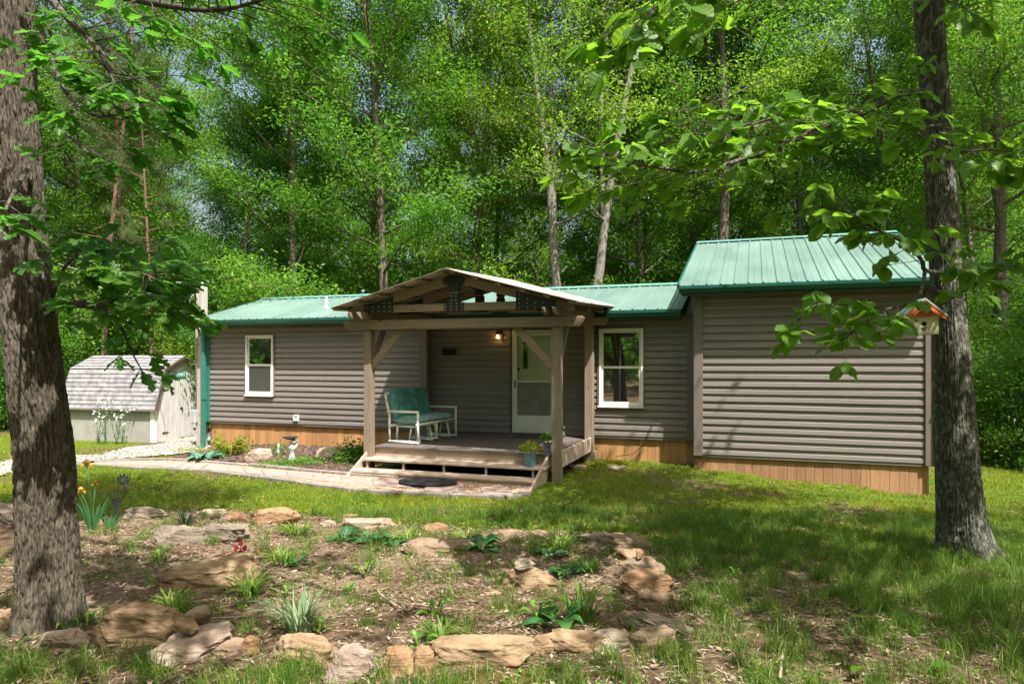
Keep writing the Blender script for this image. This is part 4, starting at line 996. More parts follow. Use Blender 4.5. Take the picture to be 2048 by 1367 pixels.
def put_tree(kind, X, Y, rz, sc, name, label, cat, group=None, szs=1.0):
    root = empty(name, (X, Y, gz(X, Y)), rz, label=label, cat=cat, group=group); root.scale = (sc, sc, sc*szs)
    link('trunk', PR[kind][0], root); link('crown', PR[kind][1], root); return root
def px2x(px, Y): return (px-CX)/FP*Y
rt = random.Random(77)
# trees that can be told apart by their trunks
named = [
 ('d', 1165, 21.5, 0.3, .95, 'slender pale-barked tree behind the house, right one of the pale pair'),
 ('d', 1120, 22.5, 2.1, .98, 'pale-barked forked tree behind the house, left one of the pale pair'),
 ('h', 1442, 23.0, 1.2, 1.0, 'thick grey-trunked forked tree rising behind the left end of the tall green roof'),
 ('h', 1395, 27.0, 4.0, .95, 'dark-trunked tree just left of the thick grey trunk behind the tall roof'),
 ('p', 205, 23.5, .5, 1.0, 'pine with a bare reddish trunk behind the shed, left of the two pines'),
 ('p', 262, 25.0, 2.5, 1.12, 'tall pine with tufted needle crown behind the right half of the shed'),
 ('q', 312, 22.5, 4.0, .8, 'thin leaning dead-limbed pine just left of the utility post'),
 ('h', 160, 27.5, 3.0, 1.0, 'thick grey-trunked hardwood between the big oak trunk and the pines'),
 ('e', 600, 22.0, .7, .95, 'broad leafy tree low to the roof behind the left end of the house'),
 ('a', 780, 23.0, 1.9, 1.0, 'tall leafy tree behind the porch roof ridge'),
 ('c', 480, 22.5, 2.7, .58, 'deep green full tree just behind the left gable of the house'),
 ('b', 950, 26.0, 3.2, 1.0, 'yellow-green tree whose trunk rises just right of the porch ridge'),
 ('c', 1290, 25.0, 5.0, .9, 'deep green tree between the pale pair and the thick grey trunk'),
 ('e', 1620, 25.0, .2, .95, 'leafy tree centred behind the tall green roof'),
 ('a', 1790, 24.0, 1.1, .92, 'leafy tree behind the right end of the tall green roof'),
 ('h', 2010, 19.5, 2.2, .85, 'dark leaning tree at the right edge of the picture behind the birdhouse tree'),
 ('c', 1985, 23.5, 3.4, .9, 'deep green tree right behind the birdhouse tree trunk'),
]
for (k, px, Y, rz, sc, lab) in named:
    put_tree(k, px2x(px, Y), Y, rz, sc, 'pine_tree' if k in 'pq' else 'broadleaf_tree', lab, 'pine tree' if k in 'pq' else 'tree')
g2 = 'trees standing further back in the woods'; lab2 = 'leafy tree standing further back in the woods behind the house'
for (row, Y0, n, kinds) in ((0, 30, 19, 'abceaba'), (1, 38, 22, 'acebcae'), (2, 47, 22, 'abcecab')):
    for i in range(n):
        px = -350 + (2750)*(i+.5)/n + rt.uniform(-50, 50); Y = Y0+rt.uniform(-3, 3)
        if row == 0 and (330 < px < 470 or 850 < px < 930): k = 'g'
        else: k = rt.choice(kinds)
        if (355 < px < 500 or 845 < px < 920): continue
        put_tree(k, px2x(px, Y), Y, rt.uniform(0, 6.28), rt.uniform(.78, .98)*(1 if row else .95), 'broadleaf_tree', lab2, 'tree', g2)
# understorey
g3 = 'young trees filling the wood edge'; lab3 = 'bushy young tree in the understorey along the edge of the woods'
for (Y0, n, sp) in ((21.5, 19, .8), (26, 20, 1.0), (33, 22, 1.15)):
    for i in range(n):
        px = -300+2650*(i+.5)/n+rt.uniform(-45, 45); Y = Y0+rt.uniform(-1.3, 1.3)
        if 40 < px < 440 and Y < 24: Y = 24.8
        put_tree(rt.choice('stu'), px2x(px, Y), Y, rt.uniform(0, 6.28), sp*rt.uniform(.85, 1.25), 'young_tree', lab3, 'young tree', g3)
for (k, px, Y, sc, lab) in (('u', 10, 22.5, .9, 'dark green bush seen left of the oak trunk beside the shed'), ('t', -80, 22.5, 1.0, 'tall bush at the left edge beyond the oak'),
    ('u', 2000, 15.2, .75, 'dark bush at the right edge just right of the birdhouse tree trunk'), ('v', 2036, 14.6, .7, 'low ferny bush at the right edge, in front of the darker bush'),
    ('t', 1965, 18.0, .9, 'leafy sapling glimpsed between the trunk and the dark right bush'), ('u', 2110, 16.5, 1.0, 'bush at the far right edge in deep shade'), ('s', 395, 23.6, .75, 'drooping yellow-green young tree between the shed roof and the service post'), ('u', 1935, 20.5, .9, 'dark bush right of the house corner beyond the lawn')):
    put_tree(k, px2x(px, Y), Y, rt.uniform(0, 6.28), sc, 'bush', lab, 'bush')
# the far wood reads as one mass
np.random.seed(5)
n = 60000; az = np.random.uniform(-1.15, 1.15, n); rad = np.random.uniform(54, 66, n); X = np.sin(az)*rad; Y = np.cos(az)*rad
lump = fbm(X*.22, Y*.22, 3)*16+5; Z = np.random.rand(n)**.8*lump
Vv, Ff = leaf_cloud(np.stack([X, Y, ground(X, Y)+Z], 1), .62, .35)
tag(link('distant_woods', mesh_np('distant_woods', Vv, Ff, False, MT['leaf_a'])), 'hazy green mass of far trees closing the view', 'woods', kind='stuff')
# trees on the viewer's side: they shade the garden and stand in the window reflections
g4 = 'trees around the viewer'; lab4 = 'leafy tree out of view, known only by its shade and the window glass'
for (k, X, Y, rz, sc, szs) in (('b', 9.6, -2.5, 2.0, .60, 1), ('g', 4, -7.0, 3.3, .66, 1), ('c', 15, 10, 1, .85, 1), ('a', 17.5, 13.5, 1, .9, 1), ('g', 12.5, 1.0, .8, .6, 1),  # the pair beyond the right edge is added to shade the bushes there
    ('c', -9, -12, .5, .9, 1), ('a', 0, -16, .5, 1, 1), ('b', 8, -13, 1.5, 1, 1), ('e', 15, -9, 2.5, .9, 1), ('h', -16, -14, 3.5, 1, 1), ('c', 20, -16, .5, 1, 1), ('a', -24, -8, .5, 1, 1), ('e', 4, -24, .5, 1, 1), ('c', -6, -26, 2, 1, 1), ('b', 13, -26, 3, 1, 1)):
    put_tree(k, X, Y, rz, sc, 'broadleaf_tree', lab4, 'tree', g4, szs)
for i in range(20):
    a = -1.35+2.7*i/19; put_tree(rt.choice('stu'), math.sin(a)*rt.uniform(15, 21), -math.cos(a)*rt.uniform(15, 21)-2, rt.uniform(0, 6), 1.15, 'young_tree', 'bushy young tree on the near side, seen only in the window glass', 'young tree', 'young trees on the near side')
np.random.seed(6); n = 26000; az = np.random.uniform(1.3, 4.98, n); rad = np.random.uniform(38, 46, n); X = np.sin(az)*rad; Y = np.cos(az)*rad
Vv, Ff = leaf_cloud(np.stack([X, Y, -2+np.random.rand(n)*15], 1), .8, .35)
tag(link('far_woods', mesh_np('far_woods', Vv, Ff, False, MT['leaf_c'])), 'dense woods on the near side that stand in the window reflections', 'woods', kind='stuff')
#--PART4--
# ================================================================ FOREGROUND TREES
def bark_trunk(name, path, mat, seed, cols=17, rowh=.13, depth=.02, roots=(), nth=190, dz=.013):
    """path: (x, y, z, r) bottom to top. Bark plates are displaced geometry."""
    P = np.array(path); z0, z1 = P[0, 2], P[-1, 2]; nz = int((z1-z0)/dz); Z = np.linspace(z0, z1, nz)
    cx = np.interp(Z, P[:, 2], P[:, 0]); cy = np.interp(Z, P[:, 2], P[:, 1]); r = np.interp(Z, P[:, 2], P[:, 3])
    ker = np.hanning(41); ker /= ker.sum(); sm = lambda a: np.convolve(np.pad(a, 20, 'edge'), ker, 'valid'); cx, cy, r = sm(cx), sm(cy), sm(r)
    th = np.linspace(0, 2*np.pi, nth, endpoint=False); T, ZZ = np.meshgrid(th, Z)
    rng = np.random.RandomState(seed); rows = int((z1-z0)/rowh)+3
    jx = rng.rand(rows, cols); jy = rng.rand(rows, cols); hh = rng.rand(rows, cols)
    wu = (fbm(np.cos(T)*2+9, ZZ*1.6+np.sin(T)*2, seed)-.5)*2.6 + (fbm(np.cos(T)*7, ZZ*9+np.sin(T)*7, seed+5)-.5)*1.5
    wv = (fbm(np.sin(T)*9+4, ZZ*3+np.cos(T)*9, seed+2)-.5)*2.6
    U = T/(2*np.pi)*cols + wu; Vv = (ZZ-z0)/rowh + wv
    ui = np.floor(U).astype(int); vi = np.floor(Vv).astype(int); F1 = np.full(U.shape, 9.0); F2 = np.full(U.shape, 9.0); hid = np.zeros(U.shape)
    for a in (-1, 0, 1):
        for c in (-1, 0, 1):
            uu = ui+a; vv = np.clip(vi+c, 0, rows-1); k = uu % cols
            d = np.hypot((uu+.15+.7*jx[vv, k])-U, ((vi+c)+.1+.8*jy[vv, k]-Vv)*.62)
            nw = d < F1; F2 = np.where(nw, F1, np.minimum(F2, d)); hid = np.where(nw, hh[vv, k], hid); F1 = np.where(nw, d, F1)
    e = np.clip((F2-F1)/.17, 0, 1)**.8
    fine = fbm(np.cos(T)*16, ZZ*40+np.sin(T)*16, seed+9, 3)-.5
    rid = 1-np.abs(2*fbm(np.cos(T)*5.5+3, ZZ*1.5+np.sin(T)*5.5, seed+21, 3)-1)*2.2; rid2 = 1-np.abs(2*fbm(np.cos(T)*13+3, ZZ*2.6+np.sin(T)*13, seed+23, 2)-1)*2
    disp = depth*(e*(.62+.22*hid)-.5) + fine*depth*.5 - np.clip(rid-.55, 0, 1)*depth*1.3 - np.clip(rid2-.6, 0, 1)*depth*.9
    RR = r[:, None]*(1+.05*np.sin(T*3+ZZ*.9+seed)+.03*np.sin(T*5-ZZ*1.7)) + disp
    for (a, L, w, h) in roots:                      # buttress roots: direction, reach, width, height
        da = np.angle(np.exp(1j*(T-a))); RR = RR + L*np.exp(-(da/w)**2)*np.exp(-np.maximum(ZZ-z0-.12, 0)/h)
    X = cx[:, None]+RR*np.cos(T); Y = cy[:, None]+RR*np.sin(T)
    V = np.stack([X, Y, ZZ], -1).reshape(-1, 3); i, j = np.meshgrid(np.arange(nz-1), np.arange(nth), indexing='ij'); i = i.ravel(); j = j.ravel(); j2 = (j+1) % nth
    F = np.stack([i*nth+j, i*nth+j2, (i+1)*nth+j2, (i+1)*nth+j], 1)
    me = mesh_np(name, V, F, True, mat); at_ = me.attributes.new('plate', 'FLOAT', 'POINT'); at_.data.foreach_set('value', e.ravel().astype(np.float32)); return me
MT['oakbark'] = bark_mat('oak_bark', (0.030, 0.024, 0.016, 1), (0.115, 0.095, 0.068, 1), (0.27, 0.235, 0.18, 1), (0.23, 0.21, 0.17, 1), .35, 4.2, .5)
MT['hickbark'] = bark_mat('lichened_bark', (0.035, 0.031, 0.023, 1), (0.11, 0.10, 0.075, 1), (0.31, 0.30, 0.25, 1), (0.34, 0.37, 0.29, 1), .85, 3.6, .5)
MT['twig'] = bark_mat('twig_bark', (0.03, 0.026, 0.020, 1), (0.07, 0.06, 0.048, 1), (0.20, 0.18, 0.155, 1), amt=.2)
MT['bigleaf'] = leafmat('broad_hickory_leaf', [(0.07, 0.17, 0.016, 1), (0.095, 0.215, 0.018, 1)], .6, .42, objvar=.22, tcol=(0.25, 0.48, 0.025, 1), spec=.4)
MT['oakleaf'] = leafmat('lobed_oak_leaf', [(0.045, 0.135, 0.016, 1), (0.065, 0.17, 0.018, 1)], .55, .45, objvar=.22, tcol=(0.14, 0.42, 0.03, 1), spec=.4)
def veined(name):
    mt = MT[name]; t = mt.node_tree; b = t.nodes['Principled BSDF']; src = b.inputs['Base Color'].links[0].from_socket
    def mth(op, a, c=0.0):
        x = t.nodes.new('ShaderNodeMath'); x.operation = op
        for i, v in ((0, a), (1, c)):
            if hasattr(v, 'links'): t.links.new(v, x.inputs[i])
            else: x.inputs[i].default_value = v
        return x.outputs[0]
    a = t.nodes.new('ShaderNodeAttribute'); a.attribute_name = 'leafco'; sp = t.nodes.new('ShaderNodeSeparateXYZ'); t.links.new(a.outputs['Vector'], sp.inputs[0])
    ay = mth('ABSOLUTE', sp.outputs[1]); ph = mth('FRACT', mth('MULTIPLY', mth('SUBTRACT', sp.outputs[0], mth('MULTIPLY', ay, .9)), 9.0))
    side = mth('LESS_THAN', ph, .13); mid = mth('LESS_THAN', ay, .014); v = mth('MAXIMUM', mth('MULTIPLY', side, .45), mth('MULTIPLY', mid, .8))
    nz = t.nodes.new('ShaderNodeTexNoise'); nz.inputs['Scale'].default_value = 7; t.links.new(a.outputs['Vector'], nz.inputs['Vector'])
    hs = t.nodes.new('ShaderNodeHueSaturation'); t.links.new(src, hs.inputs['Color']); t.links.new(mth('ADD', mth('MULTIPLY', nz.outputs['Fac'], .7), .65), hs.inputs['Value'])
    mx = t.nodes.new('ShaderNodeMix'); mx.data_type = 'RGBA'; t.links.new(mth('MULTIPLY', v, .8), mx.inputs[0]); t.links.new(hs.outputs[0], mx.inputs[6]); mx.inputs[7].default_value = (.24, .36, .07, 1)
    t.links.new(mx.outputs[2], b.inputs['Base Color'])
    bp = t.nodes.new('ShaderNodeBump'); bp.inputs['Strength'].default_value = .5; bp.inputs['Distance'].default_value = .003; t.links.new(v, bp.inputs['Height']); t.links.new(bp.outputs[0], b.inputs['Normal'])
veined('bigleaf'); veined('oakleaf')
# ---- leaf shapes (several of each, shared)
def leafshape(kind, seed):
    r = random.Random(seed); n = 9
    if kind == 'big': w = [0.02, .12, .25, .36, .42, .42, .34, .20, .07, 0]; L = 1
    else: w = [0.02, .10, .30, .12, .38, .14, .36, .15, .22, 0]
    V = []; F = []
    sag = r.uniform(.10, .38); fold = r.uniform(.10, .30); tw = r.uniform(-.25, .25)
    k = 10; fine = 3
    # profile of the half width (smooth or lobed), midrib along +x
    m = 28; xs_ = np.linspace(0, 1, m+1)
    if kind == 'big': hw_ = .30*np.sin(np.pi*np.clip(xs_, 0, 1)**1.25)**.8 + .0
    else: hw_ = (.30*np.sin(np.pi*xs_**1.05)**.7)*(0.36+.64*np.abs(np.cos(np.pi*(xs_*3.4+.1)))**.8)
    for i, x in enumerate(xs_):
        z = -sag*x*x*.6; a = tw*x
        for s in (-1, -.5, 0, .5, 1):
            y = hw_[i]*s; zz = z + abs(y)*fold*(1 if abs(s) < 1 else .9) + .012*math.sin(x*38)*abs(s)
            xx = x + (abs(s)*.10*hw_[i]/.3 if kind != 'big' else .0)
            V.append((xx, y*math.cos(a), zz + y*math.sin(a)))
    for i in range(m):
        for j in range(4): q = i*5+j; F.append((q, q+1, q+6, q+5))
    me = mesh_np('leaf', V, F, True, MT['bigleaf' if kind == 'big' else 'oakleaf'])
    at_ = me.attributes.new('leafco', 'FLOAT_VECTOR', 'POINT'); lc = np.array([(V[i][0], hw_[i//5]*(-1, -.5, 0, .5, 1)[i % 5], 0) for i in range(len(V))], np.float32); at_.data.foreach_set('vector', lc.ravel()); return me
BIG = [leafshape('big', i) for i in range(5)]; OAK = [leafshape('oak', i) for i in range(5)]
nleaf = [0]
LEAFN = {}; EXTRA = {}
def hang_leaf(par, p, d, size, shapes, rnd, root=None):
    d = Vector(d).normalized(); up = Vector((rnd.gauss(0, .45), rnd.gauss(0, .45)-.15, 1)).normalized()
    y = up.cross(d)
    if y.length < .05: y = Vector((0, 1, 0)).cross(d)
    y.normalize(); z = d.cross(y)
    M_ = Matrix((d, y, z)).transposed().to_4x4()
    LEAFN[root.name] = LEAFN.get(root.name, 0)+1
    if LEAFN[root.name] > 300:
        EXTRA.setdefault(root.name, (root, shapes, []))[2].append((Matrix.Translation(p) @ M_ @ Matrix.Diagonal((size, size, size, 1)), rnd.randrange(5))); return
    o = bpy.data.objects.new('leaf', rnd.choice(shapes)); COL.objects.link(o); o.parent = par
    o.matrix_local = Matrix.Translation(p) @ M_ @ Matrix.Diagonal((size, size*rnd.uniform(.85, 1.1), size, 1)); nleaf[0] += 1
def smooth_path(P, k=4):
    P = [Vector(p) for p in P]; out = []
    for i in range(len(P)-1):
        a = P[max(i-1, 0)]; b_ = P[i]; c = P[i+1]; d = P[min(i+2, len(P)-1)]
        for j in range(k):
            t = j/k; out.append(.5*((2*b_)+(c-a)*t+(2*a-5*b_+4*c-d)*t*t+(3*b_-a-3*c+d)*t*t*t))
    return out+[P[-1]]
def branch(root, P, r0, r1, shapes, size, seed, density=7.0, tw=.28, start=.15, k=4, flat=.5, droop=.55, name='branch', mat='twig'):
    rnd = random.Random(seed); pts = smooth_path(P, 5); m = MB(); n = len(pts)
    m.tube(pts, [r0+(r1-r0)*i/(n-1) for i in range(n)], 8); twigs = []
    L = sum((pts[i+1]-pts[i]).length for i in range(n-1)); cnt = int(L*density)
    for i in range(cnt):
        f = start+(1-start)*(i+rnd.random())/cnt; x = f*(n-1); j = min(int(x), n-2); p = pts[j].lerp(pts[j+1], x-j); d = (pts[j+1]-pts[j]).normalized()
        s = 1 if i % 2 else -1
        q = (d*.6 + d.cross(Vector((0, 0, 1))).normalized()*s*rnd.uniform(.4, 1) + Vector((0, 0, rnd.uniform(-.35, .5)*flat*2))).normalized()
        l = tw*rnd.uniform(.5, 1.25); a = p+q*l*.5+Vector((0, 0, rnd.uniform(-.02, .03))); b_ = p+q*l+Vector((0, 0, -.03))
        m.tube([p, a, b_], [max(r1*.8, .0035), .003, .002], 5); twigs.append((a, b_, q))
    twigs.append((pts[-2], pts[-1], (pts[-1]-pts[-2]).normalized()))
    br = link(name, m.mesh(name, MT[mat], smooth=True), root)
    for (a, b_, q) in twigs:
        for t in range(k):
            az = (t-(k-1)/2)*R(300/k)*.5+rnd.gauss(0, .25); d = rot_about(q, 'Z', az); d.z = -droop*rnd.uniform(.1, 1.5)+.1
            hang_leaf(br, b_ if t > 1 else a.lerp(b_, rnd.uniform(.4, .9)), d, size*rnd.uniform(.6, 1.2), shapes, rnd, root)
    return br
# ---- oak at the left
OY = 4.3
def tpath(rows, Y): return [((cx-CX)/FP*Y, Y+oy, (HY-py)/FP*Y, w*.45/FP*Y) for (py, cx, w, oy) in rows]
op = tpath([(1290,100,158,0),(1235,100,140,0),(1150,100,122,0),(1000,95,113,0),(900,92,110,0),(750,72,105,0),(600,53,102,.02),(450,34,92,.04),(300,20,90,.06),(150,6,88,.08),(0,-2,90,.1),(-300,-26,84,.1),(-800,-60,70,.1),(-1500,-80,40,.1)], OY)
oak = empty('oak_tree', (0, 0, 0), label='big oak trunk with deeply furrowed bark at the left edge, base among the garden stones', cat='oak tree')
link('trunk', bark_trunk('trunk', op, MT['oakbark'], 3, 29, .17, .024, roots=((-.5, .06, .35, .10), (2.9, .03, .4, .12), (-1.9, .03, .4, .1)), nth=330, dz=.011), oak)
def knot(root, p, r, mat, d):
    m = MB(); m.lathe([(r*1.5, -.03), (r*1.25, .01), (r, .03), (r*.7, .034), (r*.45, .02), (0, .006)], 14); o = link('knot', m.mesh('knot', MT[mat], smooth=True), root, p); o.rotation_euler = Vector(d).to_track_quat('Z', 'Y').to_euler(); return o
Y1 = OY
branch(oak, [at(98,615,4.3), at(150,608,4.2), at(200,612,4.1), at(245,590,4.05), at(285,585,4.0), at(325,595,3.95)], .028, .005, OAK, .125, 1, 34, .28, .10, 6, .7, name='branch')
branch(oak, [at(195,612,4.1), at(235,560,4.0), at(275,545,3.9), at(315,560,3.85)], .012, .004, OAK, .125, 2, 34, .26, .0, 6, .7)
branch(oak, [at(200,612,4.1), at(240,650,3.95), at(262,700,3.9), at(285,742,3.85)], .010, .003, OAK, .12, 3, 9, .12, .2, 4, .6, .9)
branch(oak, [at(98,610,4.35), at(140,520,4.3), at(205,505,4.3), at(260,500,4.2)], .014, .004, OAK, .145, 9, 26, .30, .2, 5, .6)
branch(oak, [at(60,-60,4.2), at(120,20,3.9), at(190,90,3.7), at(230,170,3.6)], .03, .006, OAK, .125, 4, 24, .34, .1, 5, .7)
branch(oak, [at(40,-80,4.2), at(200,-20,3.8), at(330,10,3.6), at(440,20,3.5), at(540,-5,3.4)], .03, .006, OAK, .12, 5, 17, .40, .1, 5, .6)
branch(oak, [at(80,60,4.2), at(130,180,3.9), at(190,230,3.8), at(250,225,3.7)], .02, .005, OAK, .12, 6, 20, .32, .1, 6, .7)
branch(oak, [at(60,330,4.25), at(20,400,3.7), at(5,440,3.5)], .014, .004, OAK, .13, 7, 8, .2, .4, 4, .6)
branch(oak, [at(110,250,4.2), at(160,290,4.0), at(200,330,4.0)], .012, .004, OAK, .12, 8, 16, .32, .3, 4, .6)
# its crown above the picture
def crown_above(root, base, zc, rx, rz, n, size, mat, nb, seed, r0):
    t = Tree(seed); rnd = t.r; np.random.seed(seed); C = []
    for i in range(nb):
        a = rnd.uniform(0, 6.28); z = zc-rz+2*rz*i/nb; p = Vector((base[0], base[1], z-.8)); L = rx*rnd.uniform(.7, 1.1)
        pts, _ = t.limb(p, (math.cos(a), math.sin(a), .35), L, r0, .01, 6, .12, .03, 6)
        for q in pts[2:]: C += [tuple(q), (q.x+rnd.gauss(0, .4), q.y+rnd.gauss(0, .4), q.z+rnd.gauss(0, .2))]
    C = np.array(C); P = C[np.random.randint(0, len(C), n)]+np.random.randn(n, 3)*np.array([.32, .32, .2])
    V, F = leaf_cloud(P, size, .6); link('limbs', t.mb.mesh('limbs', MT['twig'], smooth=True), root)
    link('crown', mesh_np('crown', V, F, False, MT[mat]), root)
crown_above(oak, (op[-2][0], OY+.1), 6.6, 2.6, 1.9, 12000, .14, 'leaf_c', 12, 71, .05)
def overhang(root, start, regions, size, mat, seed, zr=(3.2, 4.7), per=42, hole=None):
    """boughs added over the garden out of view, placed so their leaves dapple the ground"""
    rnd = random.Random(seed); np.random.seed(seed); m = MB(); C = []
    for (x0, x1, y0, y1, n) in regions:
        cs = []
        for i in range(n):
            for _ in range(20):
                c = Vector((rnd.uniform(x0, x1), rnd.uniform(y0, y1), rnd.uniform(*zr)))
                if not (hole and hole[0] < c.x < hole[1] and hole[2] < c.y < hole[3]): break
            cs.append(c)
        mid = Vector(((x0+x1)/2, (y0+y1)/2, zr[0]+.2)); main = smooth_path([start, start.lerp(mid, .5)+Vector((0, 0, .3)), mid, mid+(mid-start)*.25], 5); m.tube(main, [.05*(1-.8*i/(len(main)-1)) for i in range(len(main))], 6)
        for c in cs:
            q = min(main, key=lambda p: (p-c).length); m.tube([q, q.lerp(c, .5)+Vector((rnd.gauss(0, .08), rnd.gauss(0, .08), .06)), c], [.012, .008, .004], 4)
            C += [tuple(c)]*per
    C = np.array(C); P = C+np.random.randn(len(C), 3)*np.array([.20, .20, .08]); V, F = leaf_cloud(P, size, .75, .62)
    link('limbs', m.mesh('limbs', MT['twig'], smooth=True), root); link('crown', mesh_np('crown', V, F, False, MT[mat]), root)
overhang(oak, Vector((op[-3][0], OY+.06, 3.6)), [(-3.6, .4, -.8, 1.8, 24), (-1.0, 2.4, .6, 3.6, 20)], .13, 'leaf_c', 81, hole=(-.3, 1.9, 1.5, 2.9))
# ---- lichened tree at the right
HYY = 6.2
hp = tpath([(1150,1938,130,0),(1105,1930,112,0),(1040,1925,92,0),(950,1918,86,0),(800,1908,78,0),(600,1896,66,0),(450,1884,62,0),(300,1876,58,0),(150,1866,56,0),(0,1857,57,0),(-300,1840,52,0),(-900,1800,40,0),(-1600,1780,20,0)], HYY)
hick = empty('birdhouse_tree', (0, 0, 0), label='straight lichen-streaked tree at the right, carrying the birdhouse', cat='tree')
link('trunk', bark_trunk('trunk', hp, MT['hickbark'], 8, 32, .16, .017, roots=((-.25, .20, .30, .13), (3.6, .04, .4, .1), (-1.7, .05, .4, .1)), nth=280, dz=.013), hick)
b1 = branch(hick, [at(1850,183,6.2), at(1795,190,5.9), at(1745,215,5.6), at(1685,243,5.3), at(1629,257,5.1), at(1592,281,4.95), at(1498,314,4.7), at(1390,344,4.5), at(1300,332,4.4), at(1245,330,4.35)], .032, .005, BIG, .145, 11, 26, .46, .1, 5, .6, .6)
b2 = branch(hick, [at(1629,257,5.1), at(1568,236,4.9), at(1512,246,4.7), at(1451,262,4.5), at(1390,270,4.4)], .014, .004, BIG, .145, 12, 22, .42, .1, 5, .7, .6)
b3 = branch(hick, [at(1885,545,6.1), at(1850,540,5.6), at(1843,520,5.2), at(1811,487,5.0), at(1746,454,4.9), at(1690,421,4.8), at(1640,415,4.75)], .02, .005, BIG, .16, 13, 11, .30, .3, 4, .5, .7)
b4 = branch(hick, [at(1850,540,5.6), at(1842,582,5.2), at(1820,606,5.0), at(1774,618,4.9), at(1745,636,4.85), at(1679,681,4.75)], .016, .004, BIG, .15, 14, 10, .24, .45, 4, .6, .7)
b5 = branch(hick, [at(1774,618,4.9), at(1700,610,4.8), at(1630,610,4.7), at(1585,650,4.7)], .008, .003, BIG, .145, 15, 14, .20, .1, 4, .7, .7)
b6 = branch(hick, [at(1880,610,6.0), at(1930,580,5.3), at(1990,545,5.0), at(2050,530,4.8)], .014, .004, BIG, .16, 16, 16, .30, .2, 4, .6, .7)
b7 = branch(hick, [at(1880,250,6.1), at(1830,262,5.4), at(1900,300,5.0), at(1980,300,4.8), at(2060,305,4.7)], .012, .004, BIG, .16, 17, 16, .32, .2, 4, .7, .7)
b8 = branch(hick, [at(1560,-120,5.0), at(1420,-40,4.6), at(1330,0,4.3), at(1270,50,4.2)], .014, .004, BIG, .17, 18, 17, .34, .3, 4, .7, 1.0)
b9 = branch(hick, [at(1700,-120,4.8), at(1560,-50,4.6), at(1480,0,4.5), at(1420,30,4.4)], .014, .004, BIG, .16, 19, 15, .30, .3, 3, .7, .9)
b10 = branch(hick, [at(1860,-60,6.0), at(1880,-10,5.4), at(1925,15,5.0), at(1950,30,4.9)], .010, .004, BIG, .15, 20, 6, .2, .3, 3, .7, .9)
crown_above(hick, (hp[-2][0], HYY), 6.3, 2.7, 1.8, 7500, .15, 'leaf_a', 13, 72, .045)
for (root_, shapes_, L_) in EXTRA.values():
    VV = []; FF = []; LC = []; b0 = 0
    for (mat_, k_) in L_:
        me_ = shapes_[k_]; a_ = np.empty(len(me_.vertices)*3, np.float32); me_.vertices.foreach_get('co', a_); a_ = a_.reshape(-1, 3); mm_ = np.array(mat_)
        VV.append(a_@mm_[:3, :3].T+mm_[:3, 3]); f_ = np.array([tuple(p.vertices) for p in me_.polygons]) + b0; FF.append(f_); b0 += len(a_); c_ = np.empty(len(a_)*3, np.float32); me_.attributes['leafco'].data.foreach_get('vector', c_); LC.append(c_)
    fm_ = mesh_np('foliage', np.concatenate(VV), np.concatenate(FF), True, shapes_[0].materials[0]); fm_.attributes.new('leafco', 'FLOAT_VECTOR', 'POINT').data.foreach_set('vector', np.concatenate(LC))
    tag(link('foliage', fm_, root_), kind='stuff')
overhang(hick, Vector((hp[-3][0], HYY-.05, 4.6)), [(2.4, 5.6, .6, 3.2, 34), (3.6, 7.4, 2.4, 5.4, 36), (1.6, 4.8, 3.8, 5.8, 22)], .14, 'leaf_a', 82, zr=(3.6, 5.2), per=46)
# ---- birdhouse
bp_ = at(1848, 668, 5.72); a = R(-12)
bh = empty('birdhouse', bp_, a, label='small cream birdhouse with an orange double gable front, fixed to the lichened tree', cat='birdhouse')
w, h, dd = .112, .185, .18
m = MB(); m.prism([(-w, 0), (w, 0), (w, h), (0, h+.09), (-w, h)], 'y', 0, .012); bevel(link('front_board', m.mesh('front_board', MT['bh']), bh), .003)
m = MB(); m.box(-w, -w+.012, .013, dd, 0, h-.012); m.box(w-.012, w, .013, dd, 0, h-.012); m.box(-w+.013, w-.013, .013, dd, 0, .012); m.prism([(-w, 0), (w, 0), (w, h), (0, h+.09), (-w, h)], 'y', dd+.001, dd+.012); link('body', m.mesh('body', MT['bh']), bh)
for s in (-1, 1):
    m = MB(); sl_ = .86; m.prism([(0, h+.100), (s*(w+.055), h+.100-sl_*(w+.055)), (s*(w+.062), h+.110-sl_*(w+.055)), (0, h+.118)], 'y', -.035, dd+.03); link('roof_board', m.mesh('roof_board', MT['bhr']), bh)
    m = MB(); m.prism([(0, h+.098), (s*(w+.055), h+.098-sl_*(w+.055)), (s*(w+.045), h+.075-sl_*(w+.055)), (0, h+.073)], 'y', -.030, -.004); link('gable_trim', m.mesh('gable_trim', MT['bho']), bh)
    m = MB(); m.prism([(0, h+.040), (s*(w*.75), h+.045-sl_*(w*.75)), (s*(w*.75+.012), h+.052-sl_*(w*.75)), (0, h+.053)], 'y', -.055, -.001); link('small_gable', m.mesh('small_gable', MT['bho']), bh)
m = MB(); m.prism([(-w*.60, h-.035), (w*.60, h-.035), (0, h+.035)], 'y', -.012, -.0005); link('gable_panel', m.mesh('gable_panel', MT['bho']), bh)
m = MB(); m.prism([(math.cos(k*math.pi/10)*.0185, .088+math.sin(k*math.pi/10)*.0185) for k in range(20)], 'y', -.001, .004); link('entrance_hole', m.mesh('entrance_hole', MT['dark']), bh)
m = MB(); m.prism([(-.028, .055), (.0, .060), (.026, .062), (.012, .048), (.018, .030), (.006, .032), (.0, .012), (-.008, .035), (-.02, .018), (-.016, .04)], 'y', -.0012, .0); link('bird_motif', m.mesh('bird_motif', MT['rust']), bh)
m = MB(); m.tube([(0, dd+.0, .1), (0, dd+.26, .12)], .012, 6); link('mounting_peg', m.mesh('mounting_peg', MT['rust']), bh)

